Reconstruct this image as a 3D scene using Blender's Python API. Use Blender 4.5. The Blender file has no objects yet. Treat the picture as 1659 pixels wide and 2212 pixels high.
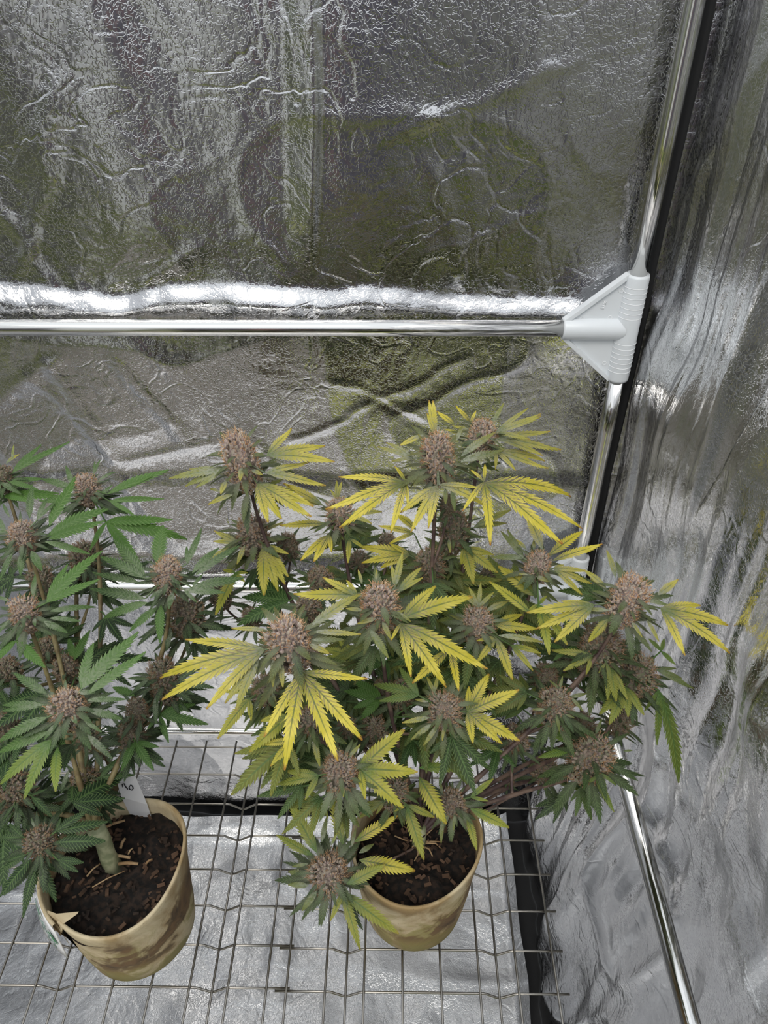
import bpy, math, random
import numpy as np
from mathutils import Vector, Matrix

SC = bpy.context.scene
COL = SC.collection
PI = math.pi

# ------------------------------------------------------------------ camera
F_PX, W_PX, H_PX = 1662.0, 1659.0, 2212.0
CAM_Z = 1.684
PITCH, YAW, ROLL = math.radians(37.5), 0.0105, 0.0
CAM_R = Matrix.Rotation(YAW, 3, 'Z') @ Matrix.Rotation(PI / 2 - PITCH, 3, 'X') @ Matrix.Rotation(ROLL, 3, 'Z')
CAM_P = Vector((0.0, 0.0, CAM_Z))
cam_data = bpy.data.cameras.new('camera')
cam = bpy.data.objects.new('camera', cam_data)
COL.objects.link(cam)
cam.matrix_world = Matrix.Translation(CAM_P) @ CAM_R.to_4x4()
cam_data.sensor_fit = 'VERTICAL'
cam_data.sensor_height = 24.0
cam_data.lens = F_PX / H_PX * 24.0
cam_data.clip_start = 0.02
cam_data.clip_end = 200
SC.camera = cam

# ------------------------------------------------------------------ world, light, exposure
world = bpy.data.worlds.new('world')
SC.world = world
world.use_nodes = True
wn = world.node_tree.nodes
wl = world.node_tree.links
wn.clear()
w_out = wn.new('ShaderNodeOutputWorld')
w_bg = wn.new('ShaderNodeBackground')
w_tc = wn.new('ShaderNodeTexCoord')
w_sep = wn.new('ShaderNodeSeparateXYZ')
w_ramp = wn.new('ShaderNodeValToRGB')
wl.new(w_tc.outputs['Generated'], w_sep.inputs[0])
wl.new(w_sep.outputs['Z'], w_ramp.inputs[0])
w_ramp.color_ramp.elements[0].color = (0.80, 0.83, 0.86, 1)
w_ramp.color_ramp.elements[0].position = 0.0
w_ramp.color_ramp.elements[1].color = (0.90, 0.95, 1.0, 1)
w_ramp.color_ramp.elements[1].position = 0.9
wl.new(w_ramp.outputs[0], w_bg.inputs[0])
w_bg.inputs[1].default_value = 1.2
wl.new(w_bg.outputs[0], w_out.inputs[0])
sun_d = bpy.data.lights.new('sun', 'SUN')
sun_d.energy = 1.1
sun_d.angle = math.radians(25)
sun_d.color = (1.0, 0.96, 0.88)
sun = bpy.data.objects.new('sun', sun_d)
COL.objects.link(sun)
sun.rotation_euler = (math.radians(38), math.radians(-14), 0)
vs = SC.view_settings
vs.view_transform = 'Standard'
vs.look = 'None'
vs.exposure = 0.1
vs.gamma = 1.0
vs.use_curve_mapping = False

# ------------------------------------------------------------------ helpers
def lin(r, g, b):
    f = lambda c: c / 12.92 if c <= 0.04045 else ((c + 0.055) / 1.055) ** 2.4
    return (f(r / 255), f(g / 255), f(b / 255), 1.0)

def ray(px, py):
    return CAM_R @ Vector(((px - W_PX / 2) / F_PX, -(py - H_PX / 2) / F_PX, -1.0))

def at(px, py, y):                       # the point of a sight line at depth y into the tent
    d = ray(px, py)
    return CAM_P + d * (y / d.y)

def at_z(px, py, z):                     # the point of a sight line at height z
    d = ray(px, py)
    return CAM_P + d * ((z - CAM_Z) / d.z)

def depth_of(p):
    return -(CAM_R.transposed() @ (Vector(p) - CAM_P)).z

def link_mesh(name, me, parent=None, mats=(), smooth=True):
    o = bpy.data.objects.new(name, me)
    COL.objects.link(o)
    for m in mats:
        if m.name not in [x.name for x in me.materials if x]:
            me.materials.append(m)
    if smooth:
        me.polygons.foreach_set('use_smooth', [True] * len(me.polygons))
    if parent:
        o.parent = parent
        o.matrix_parent_inverse = parent.matrix_basis.inverted()   # parents are unrotated roots, placed before
    return o

def tag(o, label=None, cat=None, group=None, kind=None):
    if label: o['label'] = label
    if cat: o['category'] = cat
    if group: o['group'] = group
    if kind: o['kind'] = kind
    return o

def empty(name, loc):
    o = bpy.data.objects.new(name, None)
    COL.objects.link(o)
    o.location = loc
    o.empty_display_size = 0.03
    return o

class MB:
    """collects shapes of one mesh"""
    def __init__(self):
        self.v, self.f, self.uv, self.mi = [], [], [], []
    def add(self, vs, fs, mi=0):
        n = len(self.v)
        self.v += [tuple(p) for p in vs]
        for f in fs:
            self.f.append(tuple(i + n for i in f))
            self.mi.append(mi)
    def tube(self, pts, r, seg=8, caps=True, mi=0):
        pts = [Vector(p) for p in pts]
        n = len(pts)
        rs = r if isinstance(r, (list, tuple)) else [r] * n
        t0 = (pts[1] - pts[0]).normalized()
        ref = Vector((0, 0, 1)) if abs(t0.z) < 0.9 else Vector((1, 0, 0))
        a = t0.cross(ref).normalized()
        vs, fs = [], []
        for i in range(n):
            t = (pts[min(i + 1, n - 1)] - pts[max(i - 1, 0)]).normalized()
            a = (a - t * a.dot(t)).normalized()
            b = t.cross(a)
            for k in range(seg):
                an = 2 * PI * k / seg
                vs.append(pts[i] + (a * math.cos(an) + b * math.sin(an)) * rs[i])
        for i in range(n - 1):
            for k in range(seg):
                k2 = (k + 1) % seg
                fs.append((i * seg + k, i * seg + k2, (i + 1) * seg + k2, (i + 1) * seg + k))
        if caps:
            fs.append(tuple(range(seg - 1, -1, -1)))
            fs.append(tuple((n - 1) * seg + k for k in range(seg)))
        self.add(vs, fs, mi)
    def box(self, c, sx, sy, sz, mi=0, rot=None):
        vs = []
        for x in (-1, 1):
            for y in (-1, 1):
                for z in (-1, 1):
                    p = Vector((x * sx / 2, y * sy / 2, z * sz / 2))
                    if rot: p = rot @ p
                    vs.append(Vector(c) + p)
        self.add(vs, [(0, 1, 3, 2), (4, 6, 7, 5), (0, 4, 5, 1), (2, 3, 7, 6), (0, 2, 6, 4), (1, 5, 7, 3)], mi)
    def prism(self, poly, off):          # closed polygon extruded by the vector off
        n = len(poly)
        a = [Vector(p) for p in poly]
        b = [p + Vector(off) for p in a]
        self.add(a + b, [tuple(range(n - 1, -1, -1)), tuple(range(n, 2 * n))] +
                 [(i, (i + 1) % n, n + (i + 1) % n, n + i) for i in range(n)])
    def build(self, name, mats, parent=None, smooth=True):
        me = bpy.data.meshes.new(name)
        me.from_pydata(self.v, [], self.f)
        mats = mats if isinstance(mats, (list, tuple)) else [mats]
        for m in mats: me.materials.append(m)
        me.polygons.foreach_set('material_index', self.mi)
        if self.uv:
            uvl = me.uv_layers.new(name='leaf')
            li = np.zeros(len(me.loops), dtype=np.int32)
            me.loops.foreach_get('vertex_index', li)
            uvl.data.foreach_set('uv', np.array(self.uv, dtype=np.float32)[li].ravel())
        me.update()
        return link_mesh(name, me, parent, (), smooth)

_rng = np.random.RandomState(7)
_G = _rng.rand(8, 64, 64) * 2 - 1
def vnoise(x, y, s=0):
    g = _G[s % 8]
    x = np.asarray(x, float) + 100 + s * 3.7
    y = np.asarray(y, float) + 100 + s * 1.3
    xi, yi = np.floor(x).astype(int), np.floor(y).astype(int)
    fx, fy = x - xi, y - yi
    fx = fx * fx * fx * (fx * (fx * 6 - 15) + 10); fy = fy * fy * fy * (fy * (fy * 6 - 15) + 10)
    a = g[xi % 64, yi % 64]; b = g[(xi + 1) % 64, yi % 64]
    c = g[xi % 64, (yi + 1) % 64]; d = g[(xi + 1) % 64, (yi + 1) % 64]
    return (a * (1 - fx) + b * fx) * (1 - fy) + (c * (1 - fx) + d * fx) * fy
def fbm(x, y, s=0, o=3):
    t, a = 0, 1.0
    for k in range(o):
        t = t + a * vnoise(x * 2 ** k, y * 2 ** k, s + k); a *= 0.5
    return t
def ridge(x, y, s=0, p=6):
    return (1 - np.abs(vnoise(x, y, s))) ** p
def sstep(a, b, x):
    t = np.clip((x - a) / (b - a), 0, 1)
    return t * t * (3 - 2 * t)

def grid_obj(name, P, mat, parent=None):
    """P: array (n, m, 3)"""
    n, m = P.shape[:2]
    me = bpy.data.meshes.new(name)
    idx = np.arange(n * m).reshape(n, m)
    q = np.stack([idx[:-1, :-1], idx[1:, :-1], idx[1:, 1:], idx[:-1, 1:]], -1).reshape(-1, 4)
    me.vertices.add(n * m); me.loops.add(q.size); me.polygons.add(len(q))
    me.vertices.foreach_set('co', P.reshape(-1).astype(np.float32))
    me.loops.foreach_set('vertex_index', q.reshape(-1).astype(np.int32))
    me.polygons.foreach_set('loop_start', np.arange(0, q.size, 4, dtype=np.int32))
    me.update(calc_edges=True)
    me.materials.append(mat)
    return link_mesh(name, me, parent)

# ------------------------------------------------------------------ materials
def new_mat(name):
    m = bpy.data.materials.new(name)
    m.use_nodes = True
    nt = m.node_tree
    b = nt.nodes.get('Principled BSDF')
    return m, nt, b

def nd(nt, t, **kw):
    n = nt.nodes.new(t)
    for k, v in kw.items(): setattr(n, k, v)
    return n

def math_n(nt, op, a, b=None, c=None, clamp=False):
    n = nt.nodes.new('ShaderNodeMath'); n.operation = op; n.use_clamp = clamp
    for i, x in enumerate((a, b, c)):
        if x is None: continue
        if isinstance(x, (int, float)): n.inputs[i].default_value = x
        else: nt.links.new(x, n.inputs[i])
    return n.outputs[0]

def mix_c(nt, fac, a, b, blend='MIX'):
    n = nt.nodes.new('ShaderNodeMix'); n.data_type = 'RGBA'; n.blend_type = blend
    if isinstance(fac, (int, float)): n.inputs[0].default_value = fac
    else: nt.links.new(fac, n.inputs[0])
    for i, x in ((6, a), (7, b)):
        if isinstance(x, tuple): n.inputs[i].default_value = x
        else: nt.links.new(x, n.inputs[i])
    return n.outputs[2]

def noise_n(nt, vec, scale, detail=2, rough=0.5, dist=0.0):
    n = nt.nodes.new('ShaderNodeTexNoise')
    n.inputs['Scale'].default_value = scale; n.inputs['Detail'].default_value = detail
    n.inputs['Roughness'].default_value = rough; n.inputs['Distortion'].default_value = dist
    if vec is not None: nt.links.new(vec, n.inputs['Vector'])
    return n.outputs[0]

def sm(nt, x, lo, hi, a=0.0, b=1.0):
    n = nt.nodes.new('ShaderNodeMapRange'); n.interpolation_type = 'SMOOTHSTEP'
    nt.links.new(x, n.inputs[0])
    for i, v in zip((1, 2, 3, 4), (lo, hi, a, b)): n.inputs[i].default_value = v
    return n.outputs[0]

def bump_n(nt, h, strength, dist=0.001, normal=None):
    n = nt.nodes.new('ShaderNodeBump')
    n.inputs['Strength'].default_value = strength; n.inputs['Distance'].default_value = dist
    nt.links.new(h, n.inputs['Height'])
    if normal is not None: nt.links.new(normal, n.inputs['Normal'])
    return n.outputs[0]

def foil(name, base, rough, emboss, scale=230.0, crinkle=0.3):
    """silvered film with the fine worm-like embossing and small crinkles"""
    m, nt, b = new_mat(name)
    co = nd(nt, 'ShaderNodeTexCoord').outputs['Object']
    n1 = noise_n(nt, co, scale, 0.0, 0.5, 0.6)
    worm = math_n(nt, 'ABSOLUTE', math_n(nt, 'SUBTRACT', n1, 0.5))
    worm = sm(nt, worm, 0.0, 0.10)
    n2 = noise_n(nt, co, 9.0, 4.0, 0.55, 0.4)
    cr = math_n(nt, 'ABSOLUTE', math_n(nt, 'SUBTRACT', noise_n(nt, co, 14.0, 2.0, 0.5, 0.8), 0.5))
    cr = sm(nt, cr, 0.0, 0.05)
    amt = sm(nt, noise_n(nt, co, 5.0, 1.0), 0.35, 0.7)
    nrm = bump_n(nt, n2, crinkle, 0.02)
    nrm = bump_n(nt, math_n(nt, 'MULTIPLY', cr, amt), 0.25, 0.0025, nrm)
    nrm = bump_n(nt, worm, emboss, 0.0012, nrm)
    nt.links.new(nrm, b.inputs['Normal'])
    col = mix_c(nt, sm(nt, noise_n(nt, co, 3.0, 3.0), 0.35, 0.7), base, tuple(c * 0.88 for c in base[:3]) + (1,))
    nt.links.new(col, b.inputs['Base Color'])
    b.inputs['Metallic'].default_value = 1.0
    b.inputs['Roughness'].default_value = rough
    return m

M = {}
M['foil'] = foil('silver_foil', (0.60, 0.60, 0.61, 1), 0.14, 0.16, 230.0, 0.22)
M['foil_side'] = foil('silver_foil_side', (0.82, 0.82, 0.83, 1), 0.16, 0.17, 260.0, 0.24)
M['foil_floor'] = foil('silver_floor_foil', (0.52, 0.52, 0.525, 1), 0.34, 0.3, 260.0, 0.5)

def plain(name, col, rough=0.5, metal=0.0, **kw):
    m, nt, b = new_mat(name)
    b.inputs['Base Color'].default_value = col
    b.inputs['Roughness'].default_value = rough
    b.inputs['Metallic'].default_value = metal
    for k, v in kw.items(): b.inputs[k.replace('_', ' ')].default_value = v
    return m

M['chrome'] = plain('polished_steel_tube', (0.72, 0.71, 0.69, 1), 0.10, 1.0)
M['wire'] = plain('galvanised_wire', (0.30, 0.28, 0.25, 1), 0.32, 1.0)
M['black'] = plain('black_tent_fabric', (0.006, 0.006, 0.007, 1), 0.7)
M['plastic'] = plain('milky_plastic', (0.80, 0.83, 0.86, 1), 0.32, 0.0, Subsurface_Weight=0.35, Subsurface_Radius=(0.01, 0.01, 0.01), Subsurface_Scale=0.4)
M['plastic_mark'] = plain('moulded_mark', (0.97, 0.98, 1.0, 1), 0.3)
M['label'] = plain('white_plastic_label', (0.83, 0.82, 0.83, 1), 0.35)
M['ink'] = plain('black_marker_ink', (0.01, 0.01, 0.014, 1), 0.5)
M['green_print'] = plain('green_print', (0.015, 0.22, 0.06, 1), 0.4)
M['grey_print'] = plain('grey_print', (0.25, 0.33, 0.30, 1), 0.4)

# ------------------------------------------------------------------ the tent shell
WALL_Y, WALL_R, WALL_L, BAR_LOW, BAR_UP = 1.0, 0.352, -0.95, 0.782, 1.255
POLE_X, POLE_Y, POLE_R = 0.313, 0.963, 0.0108

xs = np.arange(WALL_L, WALL_R + 0.05, 0.0045); zs = np.arange(0.0, 2.02, 0.0045)
X, Z = np.meshgrid(xs, zs, indexing='ij')
d = 0.010 * fbm(X * 2.3, Z * 1.7, 1, 2) + 0.004 * vnoise(X * 7, Z * 5, 3)
low = sstep(1.25, 1.19, Z)
d += 0.0045 * ridge(X * 4.2 + 0.6 * vnoise(X * 3, Z * 3, 2), Z * 4.2, 4, 5) * (0.35 + 0.35 * low)
d += 0.0035 * ridge(X * 7 + Z * 3, Z * 8 - X * 2, 5, 7) * (0.25 + 0.5 * low)
# long diagonal drapes falling to the left corner
drp = sstep(-0.18, -0.5, X) * sstep(1.2, 1.4, Z)
d += drp * 0.016 * vnoise((X + 0.18 * (Z - 1.3)) * 11, Z * 1.2, 6)
# the standing fold left of the middle, and the soft one beside it
xf = -0.098 + 0.008 * np.sin(Z * 9) + 0.02 * (Z - 1.45)
d += sstep(1.30, 1.40, Z) * 0.0085 * np.clip((X - xf + 0.036) / 0.036, 0, 1) * sstep(xf + 0.007, xf, X)
# creases that meet on the lower panel
def crease(x0, z0, x1, z1, w, h):
    vx, vz = x1 - x0, z1 - z0; L = math.hypot(vx, vz)
    t = ((X - x0) * vx + (Z - z0) * vz) / L / L
    dist = np.abs(((X - x0) * vz - (Z - z0) * vx) / L + 0.007 * vnoise(X * 15, Z * 15, 2) + 0.003 * vnoise(X * 40, Z * 40, 3))
    return 0.36 * h * np.exp(-(dist / w) ** 2) * sstep(-0.05, 0.15, t) * sstep(1.05, 0.85, t)
for c in ((-0.10, 1.17, 0.06, 1.085, 0.006, 0.005), (-0.16, 1.05, -0.02, 1.12, 0.007, 0.005), (-0.02, 1.12, 0.12, 1.20, 0.006, 0.004),
          (-0.06, 1.15, 0.10, 1.05, 0.010, -0.004), (-0.50, 1.2, -0.42, 1.02, 0.012, 0.008), (-0.60, 1.10, -0.46, 1.2, 0.012, 0.006),
          (-0.40, 1.2, -0.30, 1.03, 0.012, 0.007), (0.02, 1.33, 0.20, 1.40, 0.006, 0.003), (-0.02, 1.47, 0.22, 1.56, 0.008, 0.004),
          (0.10, 1.30, 0.04, 1.46, 0.010, 0.004), (-0.35, 1.29, -0.24, 1.35, 0.006, 0.004), (-0.13, 1.30, -0.18, 1.37, 0.006, 0.004),
          (-0.5, 1.3, -0.38, 1.55, 0.012, 0.006), (-0.45, 1.28, -0.52, 1.42, 0.010, 0.005)):
    d = d + crease(*c)
# the sheet leans back over the upper bar and over the corner joint
wav = 0.007 * vnoise(X * 6, X * 0 + 0.4, 2) + 0.004 * vnoise(X * 21, Z * 6, 1)
d += 0.013 * sstep(1.294 + wav, 1.266 + wav, Z) * sstep(0.2, 1.20, Z)
band = np.exp(-((Z - 1.28) / 0.025) ** 2)
d += band * (0.0020 * vnoise(X * 45, Z * 30, 3) + 0.0016 * ridge(X * 25 + Z * 20, Z * 30 - X * 6, 5, 4))
d += 0.022 * np.exp(-(((X - 0.30) / 0.085) ** 2 + ((Z - 1.265) / 0.075) ** 2))
# the lower hem tilts from the level of the fold
d += 0.006 * sstep(1.004, 0.965, Z) * sstep(0.70, 0.95, Z) + 0.010 * sstep(0.83, 0.786, Z) * sstep(0.57, 0.77, Z)
d += 0.0035 * vnoise(X * 3, Z * 16, 7) * sstep(0.80, 0.72, Z)
d *= sstep(WALL_R + 0.0, WALL_R - 0.04, X) * 0.8 + 0.2
P = np.stack([X, WALL_Y + 0.0065 - d, Z], -1)
wb = grid_obj('wall_back', P, M['foil']); tag(wb, kind='structure')

# right side wall: upright drapes, and a loose door panel whose edge runs down it
ys = np.arange(1.04, -0.22, -0.0045); zs = np.arange(0.0, 2.02, 0.006)
Y, Z = np.meshgrid(ys, zs, indexing='ij')
Ys = np.interp(Z, [0, 0.5, 1.15, 1.25, 2.0], [0.720, 0.716, 0.675, 0.645, 0.60]) + 0.006 * vnoise(Z * 4, Z * 0, 1)
d = 0.011 * fbm(Y * 3.5 + Z * 0.3, Z * 0.9, 2, 2) + 0.008 * vnoise(Y * 14, Z * 1.5 + Y * 2, 5)
d += 0.0035 * ridge(Y * 9, Z * 2.0 + Y * 3, 6, 5) + 0.0045 * vnoise(Y * 30, Z * 3.0, 3) + 0.0015 * vnoise(Y * 70, Z * 6, 6)
fl = sstep(0.0, 0.004, Ys - Y)
d += 0.004 * fl + fl * 0.020 * sstep(0.0, 0.30, Ys - Y) * sstep(0.9, 1.2, Z)
d -= 0.010 * np.exp(-(((Y - 0.80) / 0.12) ** 2 + ((Z - 1.27) / 0.06) ** 2)) 
d += 0.014 * sstep(1.36, 1.25, Z + 0.03 * vnoise(Y * 6, Z * 0, 4)) * sstep(1.0, 1.2, Z)
d += 0.010 * ridge(Y * 5 + Z, Z * 3, 1, 4) * sstep(0.80, 0.72, Z) * (0.2 + fl)
d += fl * 0.016 * vnoise(Y * 5 + 0.3, Z * 4, 4) * sstep(1.25, 1.05, Z) + fl * 0.006 * vnoise(Y * 13, Z * 11, 2)
d += 0.036 * sstep(0.62, 0.0, Z)
P = np.stack([WALL_R - d * (0.15 + 0.85 * sstep(1.0, 0.95, Y)), Y, Z], -1)
wr = grid_obj('wall_right', P, M['foil_side']); tag(wr, kind='structure')

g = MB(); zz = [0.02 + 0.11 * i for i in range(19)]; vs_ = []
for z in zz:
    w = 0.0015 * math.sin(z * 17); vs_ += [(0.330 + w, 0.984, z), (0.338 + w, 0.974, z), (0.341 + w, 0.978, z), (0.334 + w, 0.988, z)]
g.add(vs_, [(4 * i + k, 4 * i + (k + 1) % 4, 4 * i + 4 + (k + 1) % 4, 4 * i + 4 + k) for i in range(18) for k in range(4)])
tag(g.build('corner_shade_strip_1', M['black']), kind='structure')  # black strip added for the shaded gap beside the corner tube

# left side wall (outside the frame, seen in the reflections)
ys = np.arange(1.0, -0.22, -0.012); zs = np.arange(0.0, 2.02, 0.012)
Y, Z = np.meshgrid(ys, zs, indexing='ij')
P = np.stack([WALL_L + 0.010 * fbm(Y * 3, Z * 1.2, 4, 3), Y, Z], -1)
wl_ = grid_obj('wall_left', P, M['foil_side']); tag(wl_, kind='structure')

# black ground sheet below, and the loose silver floor tray with its upright rim
g = MB(); g.box((-0.30, 0.4, -0.006), 1.32, 1.24, 0.008)
tag(g.build('floor', M['black'], smooth=False), kind='structure')
TR, TB = 0.277, 0.982
xs = np.concatenate([np.arange(-0.94, TR + 0.001, 0.006)]); ys = np.arange(-0.2, TB + 0.001, 0.006)
X, Y = np.meshgrid(xs, ys, indexing='ij')
Zf = 0.016 + 0.008 * fbm(X * 5, Y * 5, 3, 3) + 0.007 * ridge(X * 4 + Y, Y * 6, 2, 5) + 0.003 * vnoise(X * 22, Y * 22, 4)
e1 = np.maximum(X - (TR - 0.03), 0); e2 = np.maximum(Y - (TB - 0.06), 0)
lift = (e1 / 0.03) * 0.026 + (e2 / 0.06) * 0.022
lift *= 1 + 0.15 * vnoise(X * 8, Y * 8, 5)
Zf += np.minimum(lift, 0.10)
Xo = X - 0.004 * vnoise(Y * 9, X * 0, 3) * sstep(TR - 0.05, TR, X)
ft = grid_obj('floor_liner', np.stack([Xo, Y, Zf], -1), M['foil_floor'])
tag(ft, 'silver floor tray liner with turned up rim under the wire grid', 'floor liner', kind='structure')

# ------------------------------------------------------------------ outdoors behind the camera, seen only in the foil
lm, nt, b = new_mat('mown_lawn')
co = nd(nt, 'ShaderNodeTexCoord').outputs['Object']
c1 = mix_c(nt, sm(nt, noise_n(nt, co, 1.1, 4.0), 0.40, 0.62), lin(88, 98, 62), lin(172, 172, 92))
nt.links.new(c1, b.inputs['Base Color']); b.inputs['Roughness'].default_value = 0.9
hm, nt, b = new_mat('hedge_leaf')
co = nd(nt, 'ShaderNodeTexCoord').outputs['Object']
c1 = mix_c(nt, sm(nt, noise_n(nt, co, 5.0, 5.0), 0.35, 0.65), lin(50, 68, 38), lin(150, 166, 70))
nt.links.new(c1, b.inputs['Base Color']); b.inputs['Roughness'].default_value = 0.9
g = MB(); g.add([(-14, -16, -0.02), (14, -16, -0.02), (14, 6, -0.02), (-14, 6, -0.02)], [(0, 1, 2, 3)])
tag(g.build('lawn', lm, smooth=False), kind='structure')
us = np.linspace(0, 1, 90); vs_ = np.linspace(0, 1, 26)
U, V = np.meshgrid(us, vs_, indexing='ij')
def hedge(name, x0, y0, x1, y1, h, th, s):
    a = V * PI
    L = math.hypot(x1 - x0, y1 - y0); nx, ny = -(y1 - y0) / L, (x1 - x0) / L
    off = np.cos(a) * th; zz = np.sin(a) ** 0.35 * h
    bump = 0.22 * fbm(U * L * 1.6, V * 6, s, 3)
    off = off + bump; zz = zz * (1 + 0.35 * vnoise(U * L * 0.8, V * 0, s)) 
    P = np.stack([x0 + (x1 - x0) * U + nx * off, y0 + (y1 - y0) * U + ny * off, zz - 0.03], -1)
    return tag(grid_obj(name, P, hm), kind='structure')
pm = plain('reflection_slab', lin(142, 134, 124), 0.85)
pt = tag(empty('reflection_paving', (-1.2, -0.9, 0)), kind='structure')  # paving added only for its grey reflection in the foil
for i in range(6):
    for j in range(3):
        g = MB(); g.box((-3.0 + i * 0.52, -1.45 + j * 0.52, -0.012), 0.51, 0.51, 0.02); g.build('slab', pm, pt, smooth=False)
hedge('reflection_hedge_low', 0.15, -2.35, 1.7, -2.2, 0.5, 0.16, 3)  # low hedge added for a yellow-green patch in the foil
hedge('hedge_back', -9, -6.5, 9, -7.5, 2.3, 0.6, 1)
hedge('hedge_side', 5.5, -7, 5.0, 5, 2.2, 0.5, 2)
fe = tag(empty('reflection_fence', (0.0, -2.9, 0)), kind='structure')  # unseen fence, added as something for the foil to reflect
FM = [plain('dark_stained_board', lin(92, 88, 104), 0.7), plain('grey_board', lin(122, 118, 128), 0.7), plain('red_brown_board', lin(158, 122, 118), 0.7), plain('weathered_board', lin(160, 158, 146), 0.7), plain('white_reflector_board', lin(232, 230, 233), 0.7)]  # white boards added to put bright patches in the foil
for i in range(40):
    bm_ = MB(); bm_.box((-4.0 + i * 0.16, -2.9 - 0.015 * (i % 2), 1.05), 0.165, 0.02, 2.1)
    bm_.build('board', FM[4 if 7 <= i <= 15 else (0, 0, 1, 0, 3, 0, 1, 0, 2, 0, 0, 1)[i % 12]], fe, smooth=False)

# ------------------------------------------------------------------ frame tubes and joints
def pole(name, a, b, r, label, cat='pole', group=None):
    m = MB(); a, b = Vector(a), Vector(b)
    m.tube([a + (b - a) * (i / 4) for i in range(5)], r, 28)
    o = m.build(name, M['chrome'])
    me = o.data
    for p in me.polygons:
        if len(p.vertices) > 4: p.use_smooth = False
    return tag(o, label, cat, group)

pole('frame_tube', (POLE_X, POLE_Y, BAR_UP + 0.070), (POLE_X + 0.002, POLE_Y, 2.0), POLE_R, 'upright steel tube in the tent corner above the upper white joint')
pole('frame_tube', (POLE_X, POLE_Y, BAR_LOW + 0.05), (POLE_X, POLE_Y, BAR_UP - 0.070), POLE_R, 'upright steel tube in the tent corner below the upper white joint')
pole('frame_tube', (WALL_L + 0.04, POLE_Y, BAR_UP - 0.004), (POLE_X - 0.08, POLE_Y, BAR_UP), POLE_R, 'level steel tube across the back wall above the flower tops')
pole('frame_tube', (WALL_L + 0.04, POLE_Y, BAR_LOW), (POLE_X - 0.05, POLE_Y, BAR_LOW), POLE_R, 'level steel tube low on the back wall behind the left plant')
pole('frame_tube', (POLE_X, POLE_Y - 0.05, BAR_LOW), (POLE_X, -0.2, BAR_LOW), POLE_R, 'steel tube running to the viewer along the right wall')
pole('frame_tube', (WALL_L + 0.035, POLE_Y, BAR_LOW), (WALL_L + 0.035, -0.2, BAR_LOW), POLE_R, 'steel tube along the left wall beyond the frame edge')
pole('support_rod', (WALL_L + 0.03, 0.655, 0.7980), (POLE_X + 0.008, 0.655, 0.7980), 0.0048, 'thin bright rod under the far edge of the wire grid', 'rod')
pole('support_rod', (WALL_L + 0.03, 0.12, 0.7980), (POLE_X + 0.008, 0.12, 0.7980), 0.0048, 'thin rod under the near edge of the wire grid, nearest the viewer', 'rod')

def sleeve(mb, a, b, r):
    a, b = Vector(a), Vector(b)
    mb.tube([a, a + (b - a) * 0.02, a + (b - a) * 0.98, b], [r * 0.96, r, r, r * 0.96], 28)

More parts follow.
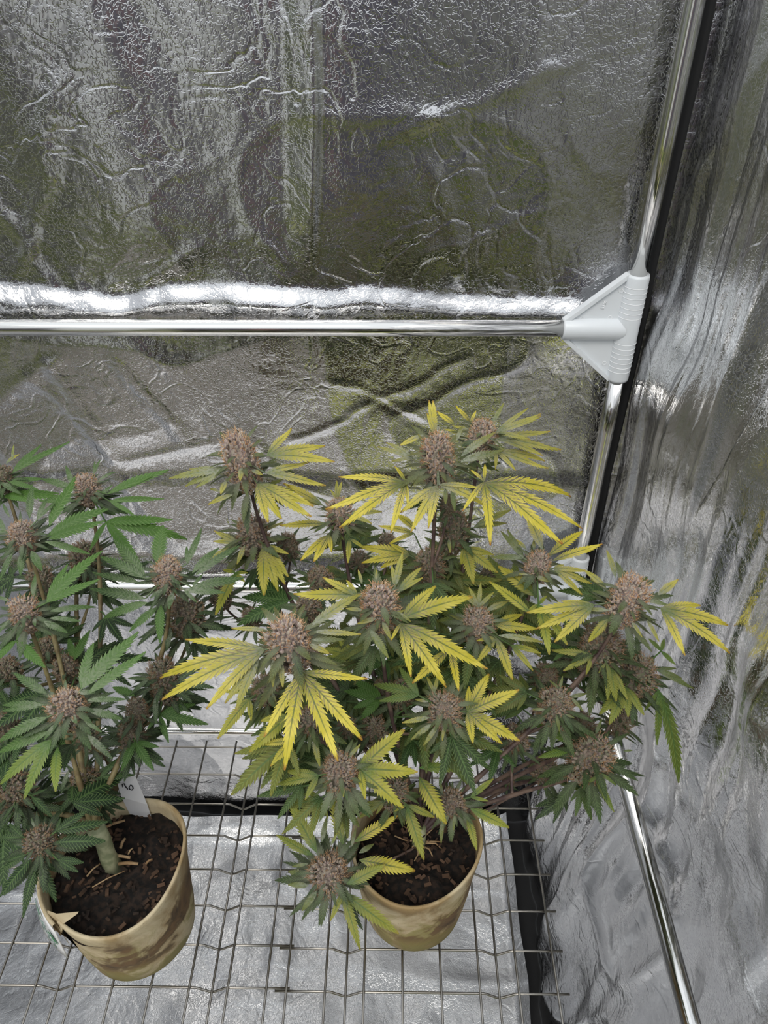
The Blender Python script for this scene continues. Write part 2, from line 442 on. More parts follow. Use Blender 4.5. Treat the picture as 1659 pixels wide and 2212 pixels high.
def joint(z, label, depth_arm):
    root = empty('tube_joint', (POLE_X, POLE_Y, z)); tag(root, label, 'pipe connector')
    R = 0.0152; LV, LH = 0.074, 0.086
    m = MB(); sleeve(m, (POLE_X, POLE_Y, z - LV), (POLE_X, POLE_Y, z + LV), R); m.build('upright_sleeve', M['plastic'], root)
    m = MB(); sleeve(m, (POLE_X - LH, POLE_Y, z), (POLE_X - 0.004, POLE_Y, z), R * 0.98); m.build('side_sleeve', M['plastic'], root)
    if depth_arm:
        m = MB(); sleeve(m, (POLE_X, POLE_Y - LH, z), (POLE_X, POLE_Y - 0.004, z), R * 0.98); m.build('side_sleeve', M['plastic'], root)
    for s in (1, -1):
        A = Vector((POLE_X - 0.012, POLE_Y, z + s * 0.012)); B = Vector((POLE_X - LH + 0.001, POLE_Y, z + s * 0.010)); C_ = Vector((POLE_X - 0.012, POLE_Y, z + s * (LV - 0.001)))
        m = MB(); t = Vector((0, 0.003, 0))
        m.prism([A - t / 2, B - t / 2, C_ - t / 2], t); web = m.build('web', M['plastic'], root, smooth=False)
        m = MB(); n = (C_ - B).normalized()
        w = Vector((0, 0.0062, 0)); u = Vector((-n.z, 0, n.x)) * 0.0026
        m.add([B - w - u, B + w - u, B + w + u, B - w + u, C_ - w - u, C_ + w - u, C_ + w + u, C_ - w + u],
              [(0, 1, 2, 3), (7, 6, 5, 4), (0, 4, 5, 1), (1, 5, 6, 2), (2, 6, 7, 3), (3, 7, 4, 0)])
        m.build('edge_flange', M['plastic'], root, smooth=False)
        for (fx, fz) in ((-0.062, 0.014), (-0.026, 0.016), (-0.018, 0.052)) if s > 0 else ((-0.022, -0.050),):
            m = MB(); cpt = Vector((POLE_X + fx, POLE_Y - 0.0018, z + fz))
            m.tube([cpt + Vector((math.cos(q * PI / 6), 0, math.sin(q * PI / 6))) * 0.0026 for q in range(13)], 0.0004, 5, False)
            m.build('ejector_mark', M['plastic_mark'], web)
        if s > 0:                       # the moulded X over a 2, turned on its side
            o_ = Vector((POLE_X - 0.037, POLE_Y - 0.0020, z + 0.033))
            strokes = [[(-1, 0.6), (1, 2.6)], [(1, 0.6), (-1, 2.6)],
                       [(-0.9, -0.7), (-0.4, -0.25), (0.5, -0.3), (0.9, -0.8), (0.5, -1.4), (-0.9, -2.3), (1.0, -2.3)]]
            for st in strokes:
                m = MB(); ca, sa = math.cos(-0.25), math.sin(-0.25)
                m.tube([o_ + Vector((x * ca - y * sa, 0, x * sa + y * ca)) * 0.0021 for x, y in st], 0.0006, 5)
                m.build('moulded_mark', M['plastic_mark'], web)
    for q in range(7):
        for s in (1, -1):
            zz = z + s * (0.018 + q * 0.0068)
            if abs(zz - z) > LV - 0.006: continue
            m = MB(); m.tube([(POLE_X + math.cos(k * PI / 14) * R * 1.006, POLE_Y + math.sin(k * PI / 14) * R * 1.006, zz) for k in range(29)], 0.0004, 4, False)
            m.build('sleeve_ring', M['plastic_mark'], root)
    return root
joint(BAR_UP, 'milky white plastic corner joint at the end of the upper tube', False)
joint(BAR_LOW, 'milky white plastic corner joint low behind the yellowing plant', True)

# ------------------------------------------------------------------ the two wire grid panels
WZ, WR = 0.8060, 0.00125
def X_at(px, py=2210): return at_z(px, py, WZ).x
rows = [at_z(700, y, WZ).y for y in (1616, 1677, 1743, 1814, 1885, 1961, 2045, 2136)]
step = (rows[0] - rows[7]) / 7
rows = [rows[0] - step * k for k in range(13)]
def panel(label, longs, vees, x_end0, x_end1, dy, WZ):
    root = empty('wire_grid', ((x_end0 + x_end1) / 2, 0.4, WZ)); tag(root, label, 'wire grid', 'wire grid panels')
    y1, y0 = rows[0] + 0.008, rows[-1] - 0.01
    for x in longs:
        m = MB(); m.tube([(x, y1, WZ + 0.0021), (x, y0, WZ + 0.0021)], WR, 8); m.build('long_wire', M['wire'], root)
    for x in vees:
        m = MB(); m.tube([(x, y1, WZ - 0.0085), (x, y0, WZ - 0.0085)], WR, 8); m.build('long_wire', M['wire'], root)
    for y in rows:
        y = y + dy
        pts = [(x_end0, y, WZ)]
        for x in sorted(vees):
            pts += [(x - 0.0185, y, WZ), (x - 0.0155, y, WZ - 0.0006), (x - 0.003, y, WZ - 0.0100), (x, y, WZ - 0.0108), (x + 0.003, y, WZ - 0.0100), (x + 0.0155, y, WZ - 0.0006), (x + 0.0185, y, WZ)]
        pts.append((x_end1, y, WZ))
        m = MB(); m.tube(pts, WR, 8); m.build('cross_wire', M['wire'], root)
cell = (X_at(1214) - X_at(870)) / 4
xa = X_at(567)
A_l = [xa - cell * k for k in range(16)]; A_v = [xa - cell * 1.5 + 0.002, xa - cell * 5.5, xa - cell * 9.5]
xb = X_at(612)
B_l = [xb + cell * k for k in range(8)]; B_v = [xb + cell * 1.52, xb + cell * 5.52]
A_l = [x for x in A_l if x > WALL_L + 0.03]; A_v = [x for x in A_v if x > WALL_L + 0.06]
panel('left wire grid panel, under the pot with the leaning rim', A_l, A_v, WALL_L + 0.02, xa + 0.024, 0.0, WZ)
panel('right wire grid panel, under the yellowing plant, its ends poking out', B_l, B_v, xb - 0.012, xb + cell * 7 + 0.012, -0.0032, WZ + 0.0016)

# ------------------------------------------------------------------ plant materials
def leaf_material():
    m, nt, b = new_mat('cannabis_leaf')
    L = nt.links
    uv = nd(nt, 'ShaderNodeUVMap'); uv.uv_map = 'leaf'
    sp = nd(nt, 'ShaderNodeSeparateXYZ'); L.new(uv.outputs[0], sp.inputs[0])
    t, v = sp.outputs[0], sp.outputs[1]
    oi = nd(nt, 'ShaderNodeObjectInfo')
    oc = nd(nt, 'ShaderNodeSeparateColor'); L.new(oi.outputs['Color'], oc.inputs[0])
    yel, fro, fre = oc.outputs[0], oc.outputs[1], oc.outputs[2]
    geo = nd(nt, 'ShaderNodeNewGeometry')
    co = nd(nt, 'ShaderNodeTexCoord').outputs['Object']
    d = math_n(nt, 'MULTIPLY', math_n(nt, 'ABSOLUTE', math_n(nt, 'SUBTRACT', v, 0.5)), 2.0)
    ph = math_n(nt, 'FRACT', math_n(nt, 'SUBTRACT', math_n(nt, 'MULTIPLY', t, 14.0), math_n(nt, 'MULTIPLY', d, 1.5)))
    pv = math_n(nt, 'ABSOLUTE', math_n(nt, 'SUBTRACT', ph, 0.5))        # 0.5 on a side vein, 0 between
    vein = sm(nt, pv, 0.34, 0.48)
    mid = sm(nt, d, 0.17, 0.05)
    n1 = noise_n(nt, co, 60.0, 2.0); n2 = noise_n(nt, co, 400.0, 2.0)
    green = mix_c(nt, fre, lin(25, 46, 26), lin(84, 122, 50))
    green = mix_c(nt, math_n(nt, 'MULTIPLY', vein, 0.5), green, lin(136, 160, 100))
    yellow = mix_c(nt, sm(nt, n1, 0.35, 0.65), lin(212, 196, 58), lin(236, 218, 92))
    ramp = math_n(nt, 'MULTIPLY', yel, sm(nt, math_n(nt, 'ADD', t, math_n(nt, 'MULTIPLY', math_n(nt, 'SUBTRACT', n1, 0.5), 0.5)), 0.0, 0.46), clamp=True)
    ramp = math_n(nt, 'ADD', ramp, math_n(nt, 'MULTIPLY', math_n(nt, 'MULTIPLY', yel, yel), 0.22), clamp=True)
    c = mix_c(nt, ramp, green, yellow)
    # veins stay green on the yellowing blades, grey-purple flecks lie between them
    c = mix_c(nt, math_n(nt, 'MULTIPLY', math_n(nt, 'MULTIPLY', vein, yel), sm(nt, t, 0.8, 0.15, 0.0, 0.65)), c, lin(78, 96, 46))
    fl = math_n(nt, 'MULTIPLY', sm(nt, pv, 0.34, 0.12), sm(nt, math_n(nt, 'ADD', n1, math_n(nt, 'MULTIPLY', n2, 0.35)), 0.56, 0.70))
    fl = math_n(nt, 'MULTIPLY', math_n(nt, 'MULTIPLY', fl, yel), sm(nt, t, 0.85, 0.25, 0.0, 0.9))
    c = mix_c(nt, fl, c, lin(112, 98, 92))
    c = mix_c(nt, math_n(nt, 'MULTIPLY', mid, sm(nt, t, 1.0, 0.5, 0.1, 0.75)), c, mix_c(nt, yel, lin(92, 122, 66), lin(52, 84, 40)))
    tip = math_n(nt, 'MULTIPLY', yel, sm(nt, math_n(nt, 'ADD', t, math_n(nt, 'MULTIPLY', n1, 0.1)), 0.985, 1.05))
    c = mix_c(nt, tip, c, lin(168, 112, 44))
    # resin frost, thickest near the flower
    fr = math_n(nt, 'MULTIPLY', fro, sm(nt, t, 1.0, 0.0, 0.15, 1.0))
    fr = math_n(nt, 'MULTIPLY', fr, sm(nt, n2, 0.30, 0.62, 0.35, 1.0))
    c = mix_c(nt, fr, c, lin(172, 174, 156))
    # pale underside
    c = mix_c(nt, math_n(nt, 'MULTIPLY', geo.outputs['Backfacing'], 0.35), c, lin(150, 160, 112))
    L.new(c, b.inputs['Base Color'])
    b.inputs['Roughness'].default_value = 0.55
    b.inputs['Specular IOR Level'].default_value = 0.35
    L.new(bump_n(nt, math_n(nt, 'ADD', math_n(nt, 'MULTIPLY', n2, 0.5), pv), 0.35, 0.0008), b.inputs['Normal'])
    tr = nd(nt, 'ShaderNodeBsdfTranslucent'); L.new(mix_c(nt, 0.5, c, lin(150, 190, 50), 'MULTIPLY'), tr.inputs[0])
    mx = nd(nt, 'ShaderNodeMixShader'); mx.inputs[0].default_value = 0.22
    L.new(b.outputs[0], mx.inputs[1]); L.new(tr.outputs[0], mx.inputs[2])
    L.new(mx.outputs[0], nt.nodes['Material Output'].inputs[0])
    return m

def bud_material():
    m, nt, b = new_mat('frosted_calyx'); L = nt.links
    co = nd(nt, 'ShaderNodeTexCoord').outputs['Object']
    oi = nd(nt, 'ShaderNodeObjectInfo'); oc = nd(nt, 'ShaderNodeSeparateColor'); L.new(oi.outputs['Color'], oc.inputs[0])
    n1 = noise_n(nt, co, 4.0, 3.0); n2 = noise_n(nt, co, 38.0, 2.0); n3 = noise_n(nt, co, 9.0, 2.0)
    pale = mix_c(nt, sm(nt, n1, 0.36, 0.62), lin(230, 204, 190), lin(248, 230, 214))
    pale = mix_c(nt, sm(nt, n3, 0.48, 0.64), pale, lin(176, 150, 152))
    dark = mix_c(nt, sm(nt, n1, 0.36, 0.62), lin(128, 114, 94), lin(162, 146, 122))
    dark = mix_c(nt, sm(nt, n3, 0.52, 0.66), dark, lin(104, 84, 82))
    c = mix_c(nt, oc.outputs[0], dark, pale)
    c = mix_c(nt, math_n(nt, 'MULTIPLY', oc.outputs[1], sm(nt, n1, 0.45, 0.55)), c, lin(132, 142, 104))
    c = mix_c(nt, sm(nt, n2, 0.52, 0.72, 0.0, 0.55), c, lin(240, 230, 222))
    L.new(c, b.inputs['Base Color']); b.inputs['Roughness'].default_value = 0.6
    L.new(bump_n(nt, n2, 0.6, 0.03), b.inputs['Normal'])
    return m

def simple_noise_mat(name, c1, c2, scale, rough=0.8, bump=0.0, lo=0.4, hi=0.6):
    m, nt, b = new_mat(name)
    co = nd(nt, 'ShaderNodeTexCoord').outputs['Object']
    n = noise_n(nt, co, scale, 4.0)
    nt.links.new(mix_c(nt, sm(nt, n, lo, hi), c1, c2), b.inputs['Base Color'])
    b.inputs['Roughness'].default_value = rough
    if bump: nt.links.new(bump_n(nt, n, bump, 0.002), b.inputs['Normal'])
    return m

M['leaf'] = leaf_material()
M['bud'] = bud_material()
def hair_material():
    m, nt, b = new_mat('orange_pistil')
    oi = nd(nt, 'ShaderNodeObjectInfo'); oc = nd(nt, 'ShaderNodeSeparateColor'); nt.links.new(oi.outputs['Color'], oc.inputs[0])
    co = nd(nt, 'ShaderNodeTexCoord').outputs['Object']; n = sm(nt, noise_n(nt, co, 6.0, 3.0), 0.4, 0.6)
    c = mix_c(nt, oc.outputs[0], mix_c(nt, n, lin(104, 78, 58), lin(150, 122, 94)), mix_c(nt, n, lin(196, 142, 94), lin(238, 204, 166)))
    nt.links.new(c, b.inputs['Base Color']); b.inputs['Roughness'].default_value = 0.6
    return m
M['hair'] = hair_material()
M['stem_r'] = simple_noise_mat('purple_brown_stem', lin(74, 56, 54), lin(112, 92, 80), 60.0, 0.6, 0.4)
M['stem_l'] = simple_noise_mat('tan_green_stem', lin(104, 88, 58), lin(134, 122, 84), 60.0, 0.6, 0.4)
M['trunk'] = simple_noise_mat('pale_green_trunk', lin(132, 138, 104), lin(168, 168, 134), 90.0, 0.6, 0.5)
M['soil'] = simple_noise_mat('dark_potting_soil', lin(12, 8, 6), lin(40, 28, 20), 160.0, 0.95, 1.0)
M['chip'] = simple_noise_mat('bark_chip', lin(34, 24, 17), lin(84, 62, 46), 30.0, 0.9, 0.3)
M['twig'] = simple_noise_mat('dry_twig', lin(142, 112, 78), lin(176, 148, 112), 80.0, 0.8, 0.3)

def pot_material(name, stain):
    m, nt, b = new_mat(name); L = nt.links
    co = nd(nt, 'ShaderNodeTexCoord').outputs['Object']
    sp = nd(nt, 'ShaderNodeSeparateXYZ'); L.new(co, sp.inputs[0])
    n1 = noise_n(nt, co, 14.0, 4.0, 0.6, 0.5); n2 = noise_n(nt, co, 26.0, 5.0, 0.6, 0.8); n3 = noise_n(nt, co, 500.0, 2.0)
    h = math_n(nt, 'DIVIDE', math_n(nt, 'SUBTRACT', sp.outputs[2], WZ), 0.125)
    c = mix_c(nt, sm(nt, n1, 0.38, 0.62), lin(206, 190, 158), lin(158, 132, 92))
    c = mix_c(nt, math_n(nt, 'MULTIPLY', sm(nt, n2, 0.42, 0.60), sm(nt, h, 1.0, 0.6, 0.1, 0.85)), c, lin(142, 132, 74))
    st = math_n(nt, 'MULTIPLY', sm(nt, math_n(nt, 'ADD', n1, math_n(nt, 'MULTIPLY', math_n(nt, 'SUBTRACT', n2, 0.5), 0.5)), stain, stain + 0.10), sm(nt, math_n(nt, 'ABSOLUTE', math_n(nt, 'SUBTRACT', h, 0.60)), 0.44, 0.15))
    c = mix_c(nt, math_n(nt, 'MULTIPLY', st, 0.9), c, mix_c(nt, sm(nt, n2, 0.4, 0.6), lin(58, 46, 36), lin(112, 84, 60)))
    c = mix_c(nt, sm(nt, math_n(nt, 'ADD', h, math_n(nt, 'MULTIPLY', n2, 0.3)), 0.30, 0.14, 0.0, 0.75), c, lin(70, 64, 36))
    c = mix_c(nt, sm(nt, n3, 0.66, 0.74, 0.0, 0.5), c, lin(92, 74, 50))
    L.new(c, b.inputs['Base Color']); b.inputs['Roughness'].default_value = 0.75
    L.new(bump_n(nt, n2, 0.45, 0.006), b.inputs['Normal'])
    return m
M['pot_r'] = pot_material('stained_fibre_pot', 0.51)
M['pot_l'] = pot_material('heavily_stained_fibre_pot', 0.46)

# ------------------------------------------------------------------ leaves
UP = Vector((0, 0, 1))
rnd = random.Random(5)

def blade(mb, B, T, w=0.085, arch=0.12, twist=0.0, N=14, sag=None, fold=0.18, nref=None, curl=0.0):
    """one serrated leaflet from base B to tip T; w is half width over length"""
    B, T = Vector(B), Vector(T)
    L = (T - B).length
    if L < 1e-4: return
    nref = nref or Vector((0, -0.45, 1)).normalized()
    tang = (T - B) / L
    n0 = (nref - tang * nref.dot(tang))
    n0 = n0.normalized() if n0.length > 0.15 else tang.orthogonal().normalized()
    side0 = tang.cross(n0)
    C1 = B + (T - B) * 0.45 + n0 * arch * L + side0 * (0.05 * L * twist)
    W = w * L
    hook = (0.75 * curl) * L
    def P(t): return B * (1 - t) ** 2 + C1 * 2 * t * (1 - t) + T * t * t + n0 * (hook * max(0.0, t - 0.6) ** 2)
    def prof(t): return max(0.0, (min(t, 1) ** 0.75) * ((1 - min(t, 1)) ** 1.05)) * 3.75
    fr = []
    for i in range(N + 1):
        t = i / N
        c = P(t); tg = ((C1 - B) * (1 - t) + (T - C1) * t).normalized()
        n = (n0 - tg * n0.dot(tg)).normalized()
        s = tg.cross(n)
        a = twist * (0.3 + t * 0.9)
        s, n = s * math.cos(a) + n * math.sin(a), n * math.cos(a) - s * math.sin(a)
        fr.append((c, tg, n, s))
    base = len(mb.v)
    vs, uv, fs = [], [], []
    for i in range(N + 1):
        vs.append(fr[i][0]); uv.append((i / N, 0.5))
    cell = L / N
    for sg in (-1, 1):
        o = N + 1 + (0 if sg < 0 else 3 * N + 1)
        for i in range(N + 1):
            c, tg, n, s = fr[i]; t = i / N
            hw = W * prof(t) * 0.68 + 0.00035
            vs.append(c + s * sg * hw + n * (fold * hw - 0.10 * hw) + tg * cell * 0.5 * prof(t)); uv.append((t + 0.5 / N, 0.5 + sg * 0.40))
        for i in range(N):
            c, tg, n, s = fr[i]; c2 = fr[i + 1][0]; t = (i + 0.5) / N
            hw = W * prof(t)
            vs.append((c + c2) / 2 + s * sg * hw * 0.42 + n * (fold * hw * 0.42 + 0.30 * hw) + tg * cell * 0.25); uv.append((t + 0.25 / N, 0.5 + sg * 0.21))
        for i in range(N):
            c, tg, n, s = fr[i]; t = (i + 1.1) / N
            hw = W * prof(min(t, 0.97)) * 1.12 + 0.0003
            vs.append(c + s * sg * hw + n * (fold * hw * 0.8 - 0.14 * hw) + tg * cell * (1.95 if i < N - 1 else 1.05)); uv.append((t + 0.6 / N, 0.5 + sg * 0.5))
        for i in range(N):
            a, b2, m_, t_ = o + i, o + i + 1, o + N + 1 + i, o + 2 * N + 1 + i
            q = [(i, a, m_), (a, b2, m_), (b2, i + 1, m_), (i + 1, i, m_), (a, t_, b2)]
            fs += q if sg > 0 else [f[::-1] for f in q]
    mb.v += [tuple(p) for p in vs]; mb.uv += uv
    mb.f += [tuple(i + base for i in f) for f in fs]; mb.mi += [0] * len(fs)

def petiole(mb, pts, r):
    b = len(mb.v); mb.tube(pts, r, 5); mb.uv += [(0.1, 0.5)] * (len(mb.v) - b)

def solve_tip(B, px, py, slope):
    """the point of a sight line whose rise over run from B is slope"""
    zb = depth_of(B); d = ray(px, py); best = None
    for k in range(121):
        z = zb * (0.66 + 0.72 * k / 120)
        p = CAM_P + d * z
        h = math.hypot(p.x - B.x, p.y - B.y); L = (p - B).length
        e = abs(p.z - B.z - slope * h) + 0.30 * L
        if p.x > WALL_R - 0.022: e += 5 * (p.x - WALL_R + 0.022)
        if p.y > WALL_Y - 0.03: e += 5 * (p.y - WALL_Y + 0.03)
        if best is None or e < best[0]: best = (e, p)
    return best[1]

# ------------------------------------------------------------------ buds (unit size, shared by all flower tops)
def bud_meshes(seed):
    r = random.Random(seed)
    def prof(z): return max(0.05, math.sqrt(max(0.0, 1 - ((z + 0.25) / (1.36 if z > -0.25 else 1.75)) ** 2)))
    ico_v, ico_f = [], []
    ph = (1 + 5 ** 0.5) / 2
    for p in ((-1, ph, 0), (1, ph, 0), (-1, -ph, 0), (1, -ph, 0), (0, -1, ph), (0, 1, ph), (0, -1, -ph), (0, 1, -ph), (ph, 0, -1), (ph, 0, 1), (-ph, 0, -1), (-ph, 0, 1)):
        ico_v.append(Vector(p).normalized())
    ico_f = [(0, 11, 5), (0, 5, 1), (0, 1, 7), (0, 7, 10), (0, 10, 11), (1, 5, 9), (5, 11, 4), (11, 10, 2), (10, 7, 6), (7, 1, 8), (3, 9, 4), (3, 4, 2), (3, 2, 6), (3, 6, 8), (3, 8, 9), (4, 9, 5), (2, 4, 11), (6, 2, 10), (8, 6, 7), (9, 8, 1)]
    mids = {}
    v2, f2 = list(ico_v), []
    def md(a, b):
        k = (min(a, b), max(a, b))
        if k not in mids: v2.append(((v2[a] + v2[b]) / 2).normalized()); mids[k] = len(v2) - 1
        return mids[k]
    for a, b, c in ico_f:
        x, y, z = md(a, b), md(b, c), md(c, a); f2 += [(a, x, z), (b, y, x), (c, z, y), (x, y, z)]
    cal, hair = MB(), MB()
    cal.add([Vector((p.x * 0.72, p.y * 0.72, p.z * 1.25 - 0.35)) for p in v2], f2)
    knobs = [(r.uniform(0, 2 * PI), r.uniform(-1.2, 0.9), r.uniform(0.08, 0.26)) for _ in range(22)]
    n = 400
    for i in range(n):
        z = 1.08 - 2.75 * ((i + r.random()) / n) ** 0.9
        a = i * 2.39996 + r.uniform(-0.25, 0.25)
        R = prof(z) * 0.78
        for ka, kz, kh in knobs:
            da = (a - ka + PI) % (2 * PI) - PI
            R += kh * math.exp(-(da / 0.42) ** 2 - ((z - kz) / 0.28) ** 2)
        if z > 0.95: R *= 0.6
        p = Vector((math.cos(a) * R, math.sin(a) * R, z))
        ax = (Vector((math.cos(a), math.sin(a), 0.55 + 0.8 * max(0, z))) + Vector((r.uniform(-.3, .3), r.uniform(-.3, .3), r.uniform(-.2, .3)))).normalized()
        u = ax.orthogonal().normalized(); w = ax.cross(u)
        s = r.uniform(0.050, 0.115)
        vs = []
        for q in v2:
            k = 1.0 - 0.42 * max(0, q.z)           # pointed end outward
            vs.append(p + u * q.x * s * k + w * q.y * s * k + ax * q.z * s * 1.65)
        cal.add(vs, f2)
        for h in range(3):
            if r.random() < 0.25: continue
            e = p + ax * s * 1.4; d1 = (ax + Vector((r.uniform(-.7, .7), r.uniform(-.7, .7), r.uniform(-.5, .6)))).normalized()
            cu = Vector((r.uniform(-1, 1), r.uniform(-1, 1), r.uniform(-1, 1))) * 0.07
            l = r.uniform(0.08, 0.16)
            hair.tube([e, e + d1 * l * 0.8, e + d1 * l * 1.5 + cu * 0.6, e + d1 * l * 1.7 + cu * 1.5], [0.013, 0.013, 0.011, 0.007], 3, False)
    return cal, hair

BUDS = []
for s in range(5):
    c, h = bud_meshes(20 + s)
    oc = c.build('bud', M['bud']); oh = h.build('pistils', M['hair'])
    BUDS.append((oc.data, oh.data))
    bpy.data.objects.remove(oc); bpy.data.objects.remove(oh)
SUGAR = []
for s in range(6):
    m = MB(); rr = random.Random(40 + s)
    blade(m, (0, 0, 0), (1, 0, rr.uniform(-0.12, 0.05)), rr.uniform(0.11, 0.15), rr.uniform(0.06, 0.18), rr.uniform(-.3, .3), 10, None, 0.30, Vector((0, 0, 1)))
    o = m.build('sugar_leaf', M['leaf']); SUGAR.append(o.data); bpy.data.objects.remove(o)
RUFF = []
for s in range(3):
    m = MB(); rr = random.Random(60 + s)
    for k in range(24):
        a = k * 2.4 + rr.uniform(-.3, .3); z = -1.5 + 2.0 * k / 24; L = rr.uniform(1.3, 2.35) * (1 - 0.3 * k / 24)
        e = rr.uniform(-0.1, 0.5) + 0.25 * z
        b0 = Vector((math.cos(a) * 0.45, math.sin(a) * 0.45, z)); dv = Vector((math.cos(a) * math.cos(e), math.sin(a) * math.cos(e), math.sin(e)))
        blade(m, b0, b0 + dv * L, rr.uniform(0.085, 0.125), rr.uniform(0.05, 0.16), rr.uniform(-.4, .4), 9, None, 0.3, Vector((0, 0, 1)))
    o = m.build('small_leaves', M['leaf']); RUFF.append(o.data); bpy.data.objects.remove(o)

# ------------------------------------------------------------------ pots
def make_pot(root, mat, cx, cy, rb, rt, h, squash, seam=None, dz=0.0):
    m = MB(); n = 64; z0 = WZ + 0.0035 + dz
    prof = [(0.0, 0.004, 0), (rb * 0.90, 0.0, 0), (rb, 0.006, 0), (rb + (rt - rb) * 0.25, h * 0.25, 0), (rb + (rt - rb) * 0.5, h * 0.5, 0), (rb + (rt - rb) * 0.75, h * 0.75, 0.6), (rt * 1.005, h * 0.93, 1), (rt * 1.015, h * 0.985, 1), (rt * 1.005, h, 1), (rt - 0.0022, h, 1), (rt - 0.0034, h * 0.93, 1), (rt - 0.0045, h * 0.62, 1)]
    vs, fs = [], []
    for j, (r, z, k) in enumerate(prof):
        for i in range(n + 1):
            a = 2 * PI * i / n + (seam or 0)
            s = 1 + k * squash(a); dz = k * 0.006 * math.sin(2 * a + 1.0)
            lump = 1 + 0.012 * math.sin(3 * a + z * 40) * (1 - k)
            ov = 0.0
            if seam is not None and k > 0: ov = 0.0050 * (i / n - 0.5) * k
            rr = r * s * lump + ov
            vs.append((cx + math.cos(a) * rr, cy + math.sin(a) * rr, z0 + z + dz))
    for j in range(len(prof) - 1):
        for i in range(n):
            fs.append((j * (n + 1) + i, j * (n + 1) + i + 1, (j + 1) * (n + 1) + i + 1, (j + 1) * (n + 1) + i))
    m.add(vs, fs)
    return m.build('pot', mat, root)

def make_soil(root, cx, cy, r, z, squash, seed):
    n = 40; us = np.linspace(0, 1, 26); an = np.linspace(0, 2 * PI, 73)
    U, A = np.meshgrid(us, an, indexing='ij')
    S = 1 + np.vectorize(squash)(A)
    x = cx + U * r * S * np.cos(A); y = cy + U * r * S * np.sin(A)
    zz = z + 0.006 * fbm(x * 40, y * 40, seed, 3) + 0.0025 * vnoise(x * 200, y * 200, seed + 1)
    grid_obj('soil', np.stack([x, y, zz], -1), M['soil'], root)
    rr = random.Random(seed); m = MB()
    for k in range(150):
        a = rr.uniform(0, 2 * PI); q = math.sqrt(rr.random()) * r * 0.92 * (1 + squash(a)); s = rr.uniform(0.0012, 0.0034)
        rot = Matrix.Rotation(rr.uniform(0, 6), 3, 'Z') @ Matrix.Rotation(rr.uniform(-.7, .7), 3, 'X')
        m.box((cx + math.cos(a) * q, cy + math.sin(a) * q, z + 0.004 + rr.uniform(-0.002, 0.004)), s * 2.2, s, s * 0.6, rot=rot)
    tag(m.build('bark_chips', M['chip'], root, smooth=False), kind='stuff')

# ------------------------------------------------------------------ plant builder
KC = 560 / 1659
CROP = dict(A=(0, 900), B=(0, 1300), C=(340, 880), D=(780, 840), E=(340, 1260), F=(780, 1300), G=(1060, 1150), H=(560, 1650), I=(0, 1650))
def px_of(crop, p): return CROP[crop][0] + p[0] * KC, CROP[crop][1] + p[1] * KC

